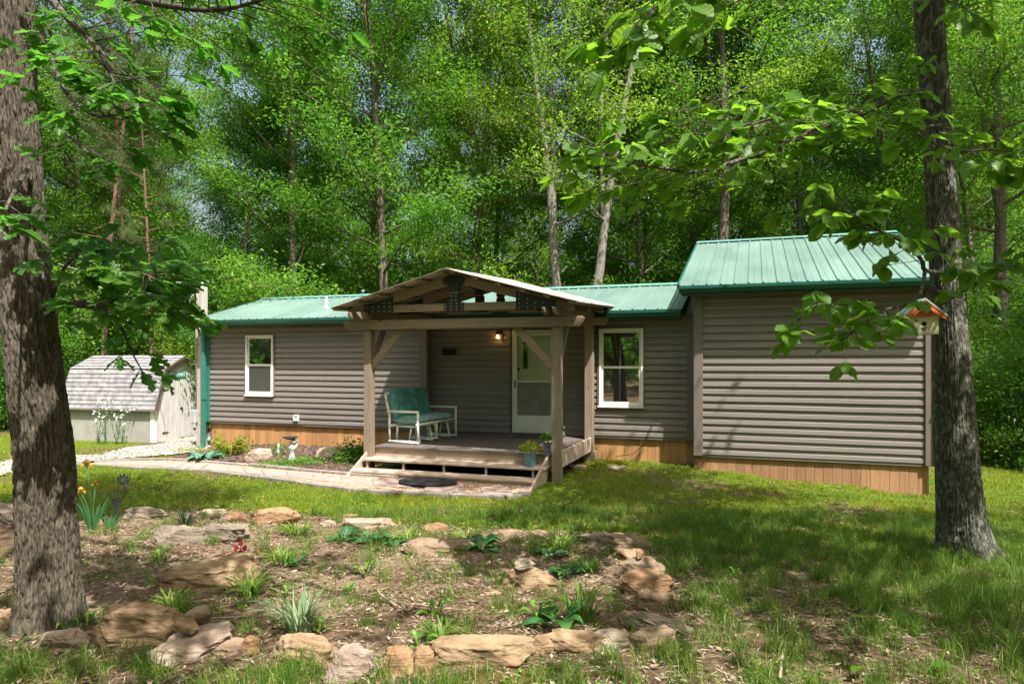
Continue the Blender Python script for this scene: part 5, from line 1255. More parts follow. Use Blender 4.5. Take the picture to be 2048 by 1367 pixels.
# ================================================================ GARDEN STONES
MT['st_gold'] = stone_mat('golden_sandstone', [(0.109, 0.069, 0.040, 1), (0.264, 0.172, 0.100, 1), (0.393, 0.274, 0.166, 1)])
MT['st_brown'] = stone_mat('brown_sandstone', [(0.079, 0.051, 0.034, 1), (0.188, 0.125, 0.082, 1), (0.318, 0.227, 0.154, 1)])
MT['st_pink'] = stone_mat('pinkish_sandstone', [(0.135, 0.094, 0.068, 1), (0.298, 0.217, 0.163, 1), (0.426, 0.334, 0.263, 1)])
MT['st_grey'] = stone_mat('grey_brown_sandstone', [(0.065, 0.052, 0.038, 1), (0.155, 0.122, 0.091, 1), (0.272, 0.221, 0.166, 1)])
MT['st_orange'] = stone_mat('rusty_orange_stone', [(0.120, 0.057, 0.032, 1), (0.288, 0.157, 0.084, 1), (0.403, 0.256, 0.145, 1)])
MT['st_pale'] = stone_mat('pale_buff_stone', [(0.209, 0.159, 0.114, 1), (0.367, 0.293, 0.215, 1), (0.511, 0.417, 0.316, 1)])
def stone_mesh(seed, w, d, h, mat, blocky=.5, n=22):
    rng = np.random.RandomState(seed); V = []; F = []; idx = {}
    g = np.linspace(-1, 1, n+1)
    def vid(p):
        k = tuple(np.round(p, 5))
        if k not in idx: idx[k] = len(V); V.append(p)
        return idx[k]
    for ax in range(3):
        for s in (-1, 1):
            for i in range(n):
                for j in range(n):
                    q = []
                    for (a, b_) in ((i, j), (i+1, j), (i+1, j+1), (i, j+1)):
                        p = [0, 0, 0]; p[ax] = s; p[(ax+1) % 3] = g[a]; p[(ax+2) % 3] = g[b_]; q.append(vid(p))
                    F.append(q if s > 0 else q[::-1])
    C = np.array(V, float); sph = C/np.linalg.norm(C, axis=1)[:, None]; P = sph*(1-blocky) + C*blocky*.86
    # planes cut off corners
    for k in range(11):
        nrm = rng.randn(3)*np.array([1, 1, .7]); nrm /= np.linalg.norm(nrm); dcut = rng.uniform(.62, .92)
        t = P@nrm; over = np.maximum(t-dcut, 0); P = P - over[:, None]*nrm*.93
    f1 = fbm(P[:, 0]*1.6+seed, P[:, 1]*1.6+P[:, 2]*1.3, seed, 4)-.5; f2 = fbm(P[:, 0]*5+P[:, 2]*3, P[:, 1]*5-P[:, 2]*4, seed+3, 4)-.5
    f3 = fbm(P[:, 0]*13+P[:, 2]*9, P[:, 1]*13-P[:, 2]*11, seed+8, 3)-.5; P = P*(1+.40*f1+.20*f2+.07*f3)[:, None]
    strata = np.sin(P[:, 2]*(9+rng.rand()*5)+f1*9)*.025+np.floor(P[:, 2]*4+f1*4)%2*.02; P[:, :2] *= (1+strata)[:, None]
    P = P*np.array([w/2, d/2, h/2])
    P[:, 2] += (P[:, 0]*rng.uniform(-.10, .10)+P[:, 1]*rng.uniform(0, .15))
    me = mesh_np('garden_stone', P, np.array(F), True, MT[mat])
    try: me.set_sharp_from_angle(angle=R(38))
    except Exception: pass
    return me
stones = [ # px centre, py base, width px, height px, depth ratio, material, blockiness, rz, seed, label
 (0,1052,92,48,.8,'st_grey',.5,0,1,'large grey-brown stone half cut by the left edge, behind the oak trunk'),
 (278,1038,78,26,.6,'st_grey',.3,0,2,'low grey stone behind the irises at the back of the garden'),
 (414,1028,60,12,.6,'st_pale',.4,0,3,'small pale stone just behind the dark leek-like tuft'),
 (470,1040,44,20,.6,'st_orange',.3,0,4,'small rusty stone behind the right end of the dark slab'),
 (546,1048,84,36,.7,'st_orange',.4,.1,5,'rounded orange-brown stone at the back edge of the garden'),
 (655,1050,34,12,.6,'st_pink',.4,0,6,'small pinkish stone in the back edge, right of the orange-brown one'),
 (735,1058,110,22,.5,'st_pink',.6,.05,7,'long flat pinkish stone behind the row of hostas'),
 (700,1037,30,12,.5,'st_orange',.4,0,8,'small rusty stone lying on the long flat pinkish stone'),
 (873,1064,48,22,.6,'st_orange',.3,0,9,'small rust-brown stone between two clumps at the back edge'),
 (1018,1074,60,18,.6,'st_brown',.4,0,10,'low brown stone at the back edge in front of the lawn shade'),
 (1082,1074,54,18,.6,'st_brown',.4,0,11,'low brown stone behind the spiky back clump'),
 (1200,1090,110,28,.6,'st_grey',.6,-.3,12,'flat slanting grey stone at the back right corner of the ring'),
 (1268,1106,88,42,.7,'st_brown',.6,0,13,'squared brown stone at the back right corner of the ring'),
 (1270,1122,70,26,.6,'st_gold',.4,.2,14,'small golden stone tucked in front of the squared corner stone'),
 (1282,1158,96,46,.7,'st_brown',.4,.3,15,'rounded brown stone in the right side of the ring with a chip standing on it'),
 (1290,1190,104,50,.7,'st_orange',.35,0,16,'knobbly rusty stone in the middle of the right side of the ring'),
 (1312,1222,78,46,.7,'st_brown',.55,.1,17,'squared brown stone in the right side, above the long grey slab'),
 (1312,1262,130,38,.7,'st_grey',.6,-.5,18,'long dark grey slab pointing right in the right side of the ring'),
 (1300,1300,100,46,.7,'st_brown',.5,0,19,'brown stone at the front right corner of the ring'),
 (1228,1300,92,38,.7,'st_pale',.5,.1,20,'buff flat-topped stone in the front row near the right corner'),
 (1150,1305,118,46,.7,'st_gold',.3,0,21,'golden hump-backed stone in the front row'),
 (1068,1312,84,40,.7,'st_gold',.4,.3,22,'golden stone half hidden behind grass right of the biggest stone'),
 (965,1343,196,68,.6,'st_gold',.35,-.12,23,'biggest golden stone in the front row, cracked and lichen spotted'),
 (845,1352,46,64,.8,'st_orange',.55,.3,24,'upright narrow orange stone in the front row'),
 (795,1358,60,66,.7,'st_orange',.5,0,25,'orange stone leaning on the left of the narrow upright one'),
 (697,1366,98,74,.8,'st_pink',.65,.05,26,'blocky pinkish grey stone in the front row'),
 (602,1332,150,62,.7,'st_gold',.2,-.2,27,'long rounded tan boulder in the front row'),
 (498,1308,34,40,.9,'st_orange',.4,.4,28,'small ochre stone left of the long rounded boulder'),
 (445,1308,100,36,.7,'st_brown',.6,0,29,'flat brown stone behind the small ochre one'),
 (365,1322,140,54,1.0,'st_pink',.75,.5,30,'flat reddish slab turned cornerwise in the front row'),
 (245,1292,172,86,.8,'st_gold',.4,.1,31,'largest humped boulder in the front row, beside the oak base'),
 (122,1297,92,44,.8,'st_pink',.3,0,32,'smooth pinkish stone right in front of the oak base'),
 (8,1262,70,48,.8,'st_gold',.3,0,33,'golden stone at the left edge beside the oak base'),
 (52,1232,50,50,.7,'st_orange',.4,0,34,'rust-red stone pressed against the left of the oak base'),
 (352,1092,100,44,.6,'st_grey',.75,.15,35,'left piece of the split dark slab in the garden'),
 (428,1088,122,48,.6,'st_grey',.75,-.05,36,'right piece of the split dark slab in the garden'),
 (388,1180,190,58,.8,'st_gold',.45,.08,37,'broad flat tan slab in the left of the garden'),
 (872,1108,140,30,.6,'st_brown',.4,0,38,'low long brown stone half sunk in front of the hosta row'),
 (1057,1182,122,50,.7,'st_gold',.6,.05,39,'squared golden block inside the garden with a small stone on top'),
 (985,1190,34,10,.7,'st_orange',.4,0,40,'tiny reddish stone left of the squared golden block'),
 (512,924,52,28,.9,'st_pink',.75,.5,41,'pinkish split rock in the bed below the left wall window'),
 (655,918,46,26,.8,'st_pale',.5,.2,42,'pale rock in the bed near the left porch post'),
 (548,929,36,10,.8,'st_grey',.5,.2,43,'flat grey stone in front of the pinkish split rock'),
 (1118,940,0,0,1,'st_pale',.6,0,44,None),
 (1156,939,38,11,.8,'st_pale',.7,.2,45,'flat pale stepping stone just right of the front porch post'),
 (1233,939,42,10,.8,'st_pale',.7,-.1,46,'flat pale stepping stone below the right window'),
 (640,922,20,9,.8,'st_grey',.5,0,47,'small grey stone left of the pale rock in the house bed'),
 (330,884,60,8,.9,'st_pink',.6,.2,48,'reddish flat stone at the threshold of the shed'),
 (380,880,40,6,.9,'st_pale',.6,-.2,49,'pale flat stone by the shed door near the service post'),
 (2042,938,36,22,.8,'st_grey',.5,0,50,'dark grey stone at the right edge beyond the lawn'),
]
tops = {}
SP = []
for (px, pb, wp, hp_, dr_, mt, bl, rz, seed, lab) in stones:
    if not lab: continue
    g = G(px, pb); sc = g.y/FP; w, h = wp*sc*1.12, hp_*sc*.86; d = max(w*dr_*.62, h*.8)
    me = stone_mesh(seed, w*1.05, d, h*1.5, mt, bl, 32 if wp > 60 else 16)
    y = g.y+d*.42; z = gz(g.x, y)
    o = link('garden_stone', me, None, (g.x, y, z+h*.34-.01), (0, 0, rz))
    tag(o, lab, 'stone', 'stones ringing the garden bed' if pb > 1000 and px < 1400 else None); tops[seed] = (g.x, y, z+h*.98); SP.append((g.x, y, max(w, d)*.42, w*.5, d*.5))
def chip(px, py, wp, hp_, mt, seed, lab, Yb):
    s = Yb/FP; p = at(px, py, Yb); me = stone_mesh(seed, wp*s, wp*s*.8, hp_*s*1.15, mt, .5, 10); tag(link('small_stone', me, None, (p.x, p.y, p.z+hp_*s*.45), (0, 0, .4)), lab, 'stone')
def on_top(seed, dx, dy, w, h, mt, s2, lab):
    x, y, z = tops[seed]; me = stone_mesh(s2, w, w*.8, h, mt, .55, 10)
    tag(link('small_stone', me, None, (x+dx, y+dy, z+h*.40), (0, 0, .3)), lab, 'stone')
on_top(39, -.02, -.02, .17, .075, 'st_pale', 61, 'small buff stone resting on the squared golden block')
on_top(30, -.01, -.03, .13, .09, 'st_gold', 62, 'small golden stone sitting on the reddish slab')
on_top(30, -.02, .12, .15, .10, 'st_brown', 63, 'small brown stone behind the golden one on the reddish slab')
on_top(15, .0, -.03, .07, .07, 'st_orange', 64, 'little pointed chip standing on the rounded brown stone')
on_top(36, .03, .02, .09, .05, 'st_grey', 65, 'small dark stone lying on the right piece of the split slab')

# ================================================================ PLANTS
def blades(n, r, h, w, spread=.5, seed=0, flat=.0, curve=.6, seg=5, cut=False):
    rng = np.random.RandomState(seed); V = []; F = []
    for i in range(n):
        a = rng.rand()*6.283; rr0 = r*math.sqrt(rng.rand()); x, y = math.cos(a)*rr0, math.sin(a)*rr0
        a2 = a+rng.randn()*.5; L = h*(.6+.5*rng.rand()); lean = spread*(.3+.9*rng.rand()); dx, dy = math.cos(a2), math.sin(a2); bx, by = -dy, dx
        b0 = len(V); ww = w*(.7+.6*rng.rand())
        for s in range(seg+1):
            t = s/seg; hor = L*lean*(t**(1+curve)); z = L*t*(1-.45*lean*t*t)
            k = ww*.5*((1-t**2.2) if not cut else (1-.35*t)) + .0006
            V.append((x+dx*hor+bx*k, y+dy*hor+by*k, z)); V.append((x+dx*hor-bx*k, y+dy*hor-by*k, z+.15*k))
        for s in range(seg): q = b0+2*s; F.append((q, q+1, q+3, q+2))
    return V, F
def hosta_leaves(n, L, seed, w=.55):
    rng = np.random.RandomState(seed); V = []; F = []
    for i in range(n):
        a = i*2.4+rng.randn()*.2; el = .25+.9*rng.rand(); ll = L*(.65+.5*rng.rand()); dx, dy = math.cos(a), math.sin(a); bx, by = -dy, dx; m = 7; b0 = len(V)
        for s in range(m+1):
            t = s/m; ang = el*(1-1.35*t); 
            if s == 0: hx = ll*.1; z = 0.0
            else: hx += ll*1.15/m*math.cos(ang); z += ll*1.15/m*math.sin(ang)
            k = ll*w*.5*math.sin(math.pi*max(0, (t-.22)/.78)**.75)**.85 if t > .22 else .006
            for q in (-1, 0, 1): V.append((dx*hx+bx*k*q, dy*hx+by*k*q, z*1.5+abs(q)*k*.35))
        for s in range(m):
            for q in (0, 1): o = b0+s*3+q; F.append((o, o+1, o+4, o+3))
    return V, F
MT['blade'] = leafmat('clump_blade', [(0.07, 0.15, 0.02, 1), (0.13, 0.22, 0.03, 1), (0.2, 0.28, 0.05, 1)], .4, .45, objvar=.15, tcol=(.28, .42, .05, 1))
MT['blade_var'] = leafmat('variegated_blade', [(0.16, 0.24, 0.12, 1), (0.30, 0.36, 0.22, 1), (0.12, 0.2, 0.08, 1)], .35, .5, tcol=(.3, .4, .15, 1))
MT['hosta'] = leafmat('hosta_leaf', [(0.030, 0.11, 0.035, 1), (0.045, 0.15, 0.04, 1), (0.07, 0.18, 0.045, 1)], .3, .38, objvar=.2, tcol=(.12, .32, .05, 1), spec=.5)
MT['bluehosta'] = leafmat('blue_hosta_leaf', [(0.07, 0.18, 0.13, 1), (0.12, 0.26, 0.18, 1)], .25, .45, tcol=(.14, .32, .14, 1), spec=.5)
MT['iris'] = leafmat('iris_blade', [(0.035, 0.12, 0.05, 1), (0.06, 0.17, 0.06, 1), (0.025, 0.085, 0.04, 1)], .3, .45, tcol=(.1, .3, .06, 1))
MT['darkblade'] = leafmat('dark_blade', [(0.03, 0.06, 0.03, 1), (0.05, 0.09, 0.035, 1)], .2, .5, tcol=(.08, .18, .04, 1))
MT['weed'] = leafmat('weed_leaf', [(0.06, 0.15, 0.03, 1), (0.10, 0.22, 0.03, 1), (0.16, 0.28, 0.03, 1)], .4, .5, tcol=(.2, .42, .04, 1))
MT['shrub'] = leafmat('golden_shrub_leaf', [(0.20, 0.25, 0.02, 1), (0.30, 0.33, 0.03, 1), (0.12, 0.18, 0.02, 1)], .4, .5, tcol=(.4, .4, .03, 1))
def plant(name, px, py, meshes, lab, cat, group=None, rz=0, lift=-.005):
    g = G(px, py, lift)
    if len(meshes) == 1:
        o = link(name, meshes[0][1], None, tuple(g), (0, 0, rz)); return tag(o, lab, cat, group)
    r_ = empty(name, tuple(g), rz, label=lab, cat=cat, group=group)
    for (nm, me) in meshes: link(nm, me, r_)
    return r_
def bm(VF, name, mat): m = MB(); m.add(*VF); return m.mesh(name, MT[mat])
gl_ = 'spiky green clumps in the garden'
for (px, py, wp, hh, sp, seed, lab) in ((1118,1100,112,.20,1.1,1,'large spiky clump at the back right of the garden'), (1176,1145,74,.16,1.0,2,'spiky clump below the larger back right one'),
    (1160,1240,130,.27,.9,3,'tallest spiky clump, right of the garden centre before the golden front stones'), (595,1070,84,.18,1.1,4,'dark spiky clump at the back left by the orange-brown stone'),
    (352,1225,110,.17,1.0,5,'sunlit yellow-green clump between the tan slab and the humped boulder'), (820,1082,84,.17,1.0,6,'spiky clump in the middle of the hosta row'), (935,1088,80,.17,1.0,7,'spiky clump behind the right hosta'),
    (565,1125,94,.16,1.1,8,'loose bright clump in the left centre of the garden'), (880,1282,92,.14,1.0,9,'low clump just behind the orange front stones'), (500,1190,70,.22,1.4,10,'thin arching grass clump at the right tip of the tan slab')):
    sc = G(px, py).y/FP; r0 = wp*sc*.20
    plant('spiky_clump', px, py, [('blade_tuft', bm(blades(90 if wp > 80 else 64, r0, hh, .011, sp, seed, cut=True), 'blade_tuft', 'blade'))], lab, 'clump', gl_)
plant('variegated_clump', 598, 1262, [('t', bm(blades(110, .07, .30, .010, .8, 21), 'blade_tuft', 'blade_var'))], 'pale striped narrow-leaved clump in the left centre foreground', 'clump')
plant('dark_tuft', 372, 1052, [('t', bm(blades(40, .07, .21, .012, .55, 22, cut=True), 'blade_tuft', 'darkblade'))], 'dark upright leek-like tuft behind the split dark slab', 'tuft')
hg = 'hostas in the garden row'
for (px, py, n, L, seed, lab) in ((690,1078,16,.17,1,'left hosta of the back row, in front of the flat pinkish stone'), (735,1082,12,.16,2,'second hosta of the back row, right beside the left one'), (788,1090,12,.16,3,'hosta in front of the middle spiky clump'),
    (962,1098,18,.18,4,'hosta right of centre in front of a spiky clump'), (1095,1112,9,.15,5,'small hosta in front of the back right spiky clump'), (1135,1150,10,.16,6,'hosta between the two right spiky clumps'), (1118,1252,7,.23,7,'large-leaved hosta left below the tallest spiky clump'), (600,1128,8,.12,8,'little hosta beside the loose bright clump')):
    plant('hosta', px, py, [('hosta_leaves', bm(hosta_leaves(n, L, seed), 'hosta_leaves', 'hosta'))], lab, 'hosta', hg)
plant('blue_hosta', 408, 921, [('l', bm(hosta_leaves(26, .30, 12), 'hosta_leaves', 'bluehosta'))], 'blue-green hosta at the foot of the downspout', 'hosta')
# irises
def iris(px, py, n, h, seed, lab, stalks=()):
    g = G(px, py, -.01); r_ = empty('iris_plant', tuple(g), 0, label=lab, cat='iris')
    rng = random.Random(seed)
    for i in range(n):
        V = []; F = []; s = (i-(n-1)/2)/max(n-1, 1)*2; lean = s*.55+rng.uniform(-.08, .08); L = h*rng.uniform(.7, 1.05); ly = rng.uniform(-.12, .12)
        for k in range(8):
            t = k/7; x = s*.03+lean*L*t**1.4; z = L*t*(1-.12*abs(lean)*t); w = .017*(1-t**3)+.001
            V += [(x-w, ly*L*t, z), (x, ly*L*t-.003, z), (x+w, ly*L*t, z)]
        for k in range(7): q = k*3; F += [(q, q+1, q+4, q+3), (q+1, q+2, q+5, q+4)]
        link('sword_leaf', bm((V, F), 'sword_leaf', 'iris'), r_)
    for (dx, hh, fr) in stalks:
        m = MB(); m.tube([(0, 0, 0), (dx*.3, 0, hh*.5), (dx, 0, hh)], .0055, 6); st_ = link('flower_stalk', m.mesh('flower_stalk', MT['iris'], smooth=True), r_)
        m = MB()
        for k in range(3):                                   # three standards, three falls
            for up_ in (1, 0):
                a = k*2.094+up_*1.05; V = []; F = []; mm = 6
                for s in range(mm+1):
                    t = s/mm; ww = fr*.55*math.sin(math.pi*(.08+.92*t))**.7
                    if up_: q = (fr*.42*math.sin(math.pi*t)*(1), fr*1.15*t)
                    else: q = (fr*(.15+.8*math.sin(t*1.7)), fr*.35*math.sin(t*2.2)-fr*1.0*t*t)
                    for c in (-1, 0, 1): V.append((dx+math.cos(a)*q[0]-math.sin(a)*ww*c, math.sin(a)*q[0]+math.cos(a)*ww*c, hh+q[1]+abs(c)*.003))
                for s in range(mm):
                    for c in (0, 1): o_ = s*3+c; F.append((o_, o_+1, o_+4, o_+3))
                m.add(V, F)
        link('flower', m.mesh('flower', MT['petal'], smooth=True), st_)
iris(185, 1060, 9, .40, 1, 'tall iris with yellow blooms just right of the oak trunk', ((-.06, .70, .055), (.03, .50, .035), (-.12, .42, .045)))
iris(222, 1058, 5, .22, 2, 'short blue-green iris fan between the blooming iris and the dark metal flowers')
# dark metal flower ornament
g = G(232, 1046); o_ = empty('metal_flower', tuple(g), 0, label='dark iron flower ornament on thin rods right of the blooming iris', cat='garden ornament')
m = MB()
for (x, h) in ((.08, .47), (-.06, .30), (.11, .36), (0, .24), (.16, .52), (.03, .5), (-.03, .5)): m.tube([(.0, 0, -.03), (x*.4, 0, h*.5), (x, 0, h)], .003, 5)
link('rods', m.mesh('rods', MT['darkmetal']), o_)
def daisy(m, c, r, n=9, tilt=.0, w=.36):
    for k in range(n):
        a = 2*math.pi*k/n; P = []
        for (t, q) in ((.2, .0), (.6, w*.5), (.9, w*.35), (1, 0), (.9, -w*.35), (.6, -w*.5)):
            x = r*(t*math.cos(a)-q*math.sin(a)*.9); z = r*(t*math.sin(a)+q*math.cos(a)*.9); P.append((x, z))
        ca, sa_ = math.cos(tilt), math.sin(tilt)
        V = [(c[0]+x, c[1]+z*sa_+dy, c[2]+z*ca) for dy in (-.002, .002) for (x, z) in P]; nn = len(P)
        m.add(V, [tuple(range(nn)), tuple(range(nn, 2*nn))[::-1]]+[(i, (i+1) % nn, nn+(i+1) % nn, nn+i) for i in range(nn)])
m = MB(); daisy(m, (.08, 0, .48), .075, 9, w=.42); link('iron_daisy', m.mesh('iron_daisy', MT['darkmetal']), o_)
m = MB(); daisy(m, (.0, 0, .24), .05, 5, w=.6); daisy(m, (.11, 0, .36), .03, 4, w=.7); daisy(m, (-.06, 0, .31), .024, 5, w=.7); link('iron_leaves', m.mesh('iron_leaves', MT['darkmetal']), o_)
# painted ornaments low in the bed
for (px, py, r_, mat, tl, lab) in ((457, 1122, .055, 'yellowmetal', 1.25, 'left orange-yellow metal daisy lying low by the dark slab'), (495, 1136, .065, 'yellowmetal', 1.05, 'right orange-yellow metal daisy lying low below the red ornament')):
    g = G(px, py); e_ = empty('daisy_ornament', tuple(g), 0, label=lab, cat='garden ornament')
    m = MB(); daisy(m, (0, 0, .045), r_, 11, tl, .4); link('petals', m.mesh('petals', MT[mat]), e_)
    m = MB(); m.lathe([(0, -.004), (r_*.28, 0), (r_*.2, .012), (0, .014)], 12, (0, 0, .05)); link('flower_centre', m.mesh('flower_centre', MT['bho']), e_)
    m = MB(); m.tube([(0, .0, -.03), (0, 0, .045)], .003, 5); link('stake', m.mesh('stake', MT['darkmetal']), e_)
g = G(481, 1122); e_ = empty('red_ornament', tuple(g), 0, label='deep red metal butterfly ornament standing between the two orange daisies', cat='garden ornament')
m = MB(); daisy(m, (0, 0, .115), .055, 4, .2, 1.0); link('wings', m.mesh('wings', MT['redmetal']), e_); m = MB(); m.tube([(0, 0, -.03), (0, 0, .115)], .003, 5); link('stake', m.mesh('stake', MT['darkmetal']), e_)
# shrub, flowers and ornaments by the house
t = Tree(90); np.random.seed(90); C = []
for i in range(26):
    a = t.r.uniform(0, 6.28); pts, _ = t.limb((0, 0, 0), (math.cos(a)*.8, math.sin(a)*.8, t.r.uniform(.35, 1)), t.r.uniform(.3, .52), .006, .002, 4, .12, .05, 4); C += [tuple(p) for p in pts[2:]]
C = np.array(C); P = C[np.random.randint(0, len(C), 1300)]+np.random.randn(1300, 3)*.045; V, F = leaf_cloud(P, .055, .4)
plant('golden_shrub', 462, 912, [('stems', t.mb.mesh('stems', MT['twig'])), ('leaves', mesh_np('leaves', V, F, False, MT['shrub']))], 'rounded yellow-green shrub against the pine skirting at the left', 'shrub')
for (px, py, n, sx, sy, hz, mat, lab) in ((595,930,2600,.55,.30,.10,'weed','low bright green ground cover around the bird figure below the left wall'), (535,934,500,.22,.12,.07,'weed','small green patch in front of the pinkish split rock'), (700,925,1800,.35,.35,.28,'leaf_c','shaded green plants beside the left porch post'), (380,905,700,.5,.2,.08,'shrub','yellowish weeds between the drive and the house bed'), (437,917,500,.2,.15,.12,'weed','green perennials in front of the golden shrub')):
    g = G(px, py); np.random.seed(px); P = np.random.randn(n, 3)*np.array([sx*.5, sy*.6, 0]); P = P[(abs(P[:, 0]) < sx)]; hz_ = np.abs(np.random.randn(len(P)))*hz*.5
    gg = ground(P[:, 0]+g.x, P[:, 1]+g.y+sy*.3)-g.z; P[:, 1] += sy*.3; P[:, 2] = gg+hz_+.02
    V, F = leaf_cloud(P, .04 if mat != 'leaf_c' else .07, .5); tag(link('ground_cover', mesh_np('ground_cover', V, F, False, MT[mat]), None, tuple(g)), lab, 'plants', kind='stuff')
for i, (px, dh) in enumerate(((196, .62), (212, .80), (234, .86), (246, .70))):
    g = Vector((px2x(px, 18.45), 18.45, gz(px2x(px, 18.45), 18.45))); t = Tree(100+i); C = []; np.random.seed(100+i); Fl = []
    for k in range(7):
        pts, _ = t.limb((0, 0, 0), (t.r.gauss(0, .16), t.r.gauss(0, .16), 1), dh*t.r.uniform(.7, 1.25)*1.2, .006, .003, 5, .06, .05, 4); C += [tuple(p) for p in pts]; Fl.append(tuple(pts[-1]))
    C = np.array(C); P = C[np.random.randint(0, len(C), 110)]+np.random.randn(110, 3)*.03; V, F = leaf_cloud(P, .055, .3)
    Fl = np.array(Fl); P = Fl[np.random.randint(0, len(Fl), 30)]+np.random.randn(30, 3)*.03; V2, F2 = leaf_cloud(P, .055, .5, .9)
    r_ = empty('white_flower', tuple(g), 0, label='tall white-flowered perennial against the long side of the shed, %s' % ['leftmost of four', 'second from the left', 'second from the right, tallest', 'rightmost of four'][i], cat='flowering plant', group='white flowers by the shed')
    link('stem', t.mb.mesh('stem', MT['iris']), r_); link('leaves', mesh_np('leaves', V, F, False, MT['weed']), r_); link('blossoms', mesh_np('blossoms', V2, F2, False, MT['petalw']), r_)
g = G(584, 926); e_ = empty('bird_figure', tuple(g), .2, label='small mottled stone figure carrying a dish, in the green bed below the left wall', cat='garden figure')
m = MB(); m.lathe([(0, -.02), (.10, 0), (.09, .05), (.06, .12), (.045, .2), (.06, .26), (.075, .32), (.05, .38), (0, .40)], 14); link('body', m.mesh('body', MT['fig'], smooth=True), e_)
m = MB(); m.lathe([(0, -.06), (.035, -.04), (.05, 0), (.04, .04), (0, .055)], 12, (.03, -.03, .42)); m.prism([(.07, .40), (.13, .42), (.07, .44)], 'y', -.045, -.015); link('head', m.mesh('head', MT['fig'], smooth=True), e_)
m = MB(); m.lathe([(0, 0), (.06, 0), (.14, .03), (.15, .045), (.12, .035), (0, .015)], 16, (-.03, .0, .462)); link('dish', m.mesh('dish', MT['black'], smooth=True), e_)
m = MB(); m.prism([(.02, .22), (.12, .36), (.15, .46), (.10, .40), (.05, .34)], 'y', -.03, .0); link('wing', m.mesh('wing', MT['fig']), e_)
g = G(557, 912); e_ = empty('figurine', tuple(g), 0, label='tiny pale figurine among leaves left of the bird figure', cat='garden figure')
m = MB(); m.lathe([(0, 0), (.05, 0), (.035, .09), (.045, .15), (.02, .19), (.035, .23), (0, .27)], 10); link('body', m.mesh('body', MT['fig'], smooth=True), e_)
np.random.seed(3); P = np.random.randn(130, 3)*np.array([.09, .06, .0]); P[:, 2] = np.random.rand(130)*.26; V, F = leaf_cloud(P, .06, .3); link('leaves', mesh_np('leaves', V, F, False, MT['weed']), e_)
# pots on the porch
def succulent(n, r, h, s, mat, seed):
    np.random.seed(seed); a = np.random.rand(n)*6.28; q = np.sqrt(np.random.rand(n)); P = np.stack([np.cos(a)*q*r, np.sin(a)*q*r, h*(1-.6*q*q)*np.random.uniform(.3, 1, n)], 1)
    d = P.copy(); d[:, 2] += .10; V, F = leaf_cloud(P, s, .0, .45, .1, .3, dirs=d*12); return mesh_np('foliage', V, F, False, MT[mat])
x, y = UD(-3.37, 10.40); e_ = empty('potted_succulent', (x, y, -1.693), 0, label='pale yellow-green succulent in a blue tin bucket on the upper step', cat='potted plant')
m = MB(); m.lathe([(0, 0), (.085, 0), (.088, .012), (.100, .19), (.106, .195), (.106, .205), (.096, .205), (.092, .17), (0, .17)], 20); link('bucket', m.mesh('bucket', MT['potblue'], smooth=True), e_)
m = MB(); m.lathe([(0, .171), (.0915, .171), (.09, .18), (0, .19)], 14); link('soil', m.mesh('soil', MT['soil']), e_); o = link('foliage', succulent(420, .17, .20, .055, 'shrub', 4), e_); o.location.z = .18
x, y = UD(-3.22, 10.85); e_ = empty('potted_herb', (x, y, ZD+.002), 0, label='green herb in a grey and white pot on the deck by the right front post', cat='potted plant')
m = MB(); m.lathe([(0, 0), (.055, 0), (.058, .01), (.078, .15), (.083, .15), (.083, .162), (.072, .162), (.07, .14), (0, .14)], 18); link('pot', m.mesh('pot', MT['potwhite'], smooth=True), e_)
m = MB(); m.lathe([(0, .141), (.0695, .141), (.06, .15), (0, .155)], 14); link('soil', m.mesh('soil', MT['soil']), e_); o = link('foliage', succulent(420, .12, .16, .045, 'weed', 5), e_); o.location.z = .15
x, y = UD(-3.13, 10.80); m = MB(); m.lathe([(0, 0), (.03, 0), (.035, .03), (.02, .06), (.025, .09), (.018, .12), (0, .13)], 12)
tag(link('small_figurine', m.mesh('small_figurine', MT['fig'], smooth=True), None, (x, y, ZD+.002)), 'little grey figurine between the herb pot and the right front post', 'figurine')

# ================================================================ STICKS, WEEDS
def stick(P, r0, lab, sub=(), mat='stick', name='stick'):
    m = MB(); pts = smooth_path([Vector(tuple(G(*p, .02+r0))) for p in P], 3); m.tube(pts, [r0*(1-.6*i/(len(pts)-1)) for i in range(len(pts))], 6)
    for s in sub: m.tube([Vector(tuple(G(*p, .03))) for p in s], r0*.5, 5)
    tag(link(name, m.mesh(name, MT[mat], smooth=True)), lab, 'stick')
MT['stick'] = painted('bleached_twig', (0.33, 0.25, 0.18, 1), .9, .25, .3, sc=20)
stick([(755,1190),(780,1210),(815,1228),(830,1215),(870,1222),(935,1227)], .008, 'long crooked pale twig lying across the garden centre', [[(815,1228),(800,1214)], [(830,1215),(845,1228)]])
stick([(536,1050),(549,1046)], .014, 'short cut branch end leaning by the orange-brown stone')
stick([(742,1366),(768,1338)], .011, 'grey stick poking up between the front stones')
stick([(240,1120),(300,1108),(345,1095)], .004, 'thin straw-coloured twig left of the split slab')
stick([(1560,1366),(1565,1320),(1572,1290)], .010, 'forked pale twig in the front grass right of centre', [[(1565,1320),(1552,1335)]])
stick([(1750,1240),(1800,1250),(1850,1262)], .005, 'thin pale twig in the grass before the birdhouse tree')
stick([(535,1178),(565,1190),(590,1192)], .006, 'pale straight twig right of the tan slab')
stick([(1188,1170),(1215,1155),(1240,1172)], .005, 'thin grey twig near the right side stones')
stick([(400,1244),(470,1240),(545,1232)], .005, 'long straw stem above the flat brown front stone')
stick([(1330,1140),(1290,1160)], .003, 'fine pale stem by the right side stones')
lg = 'large fallen green leaves'
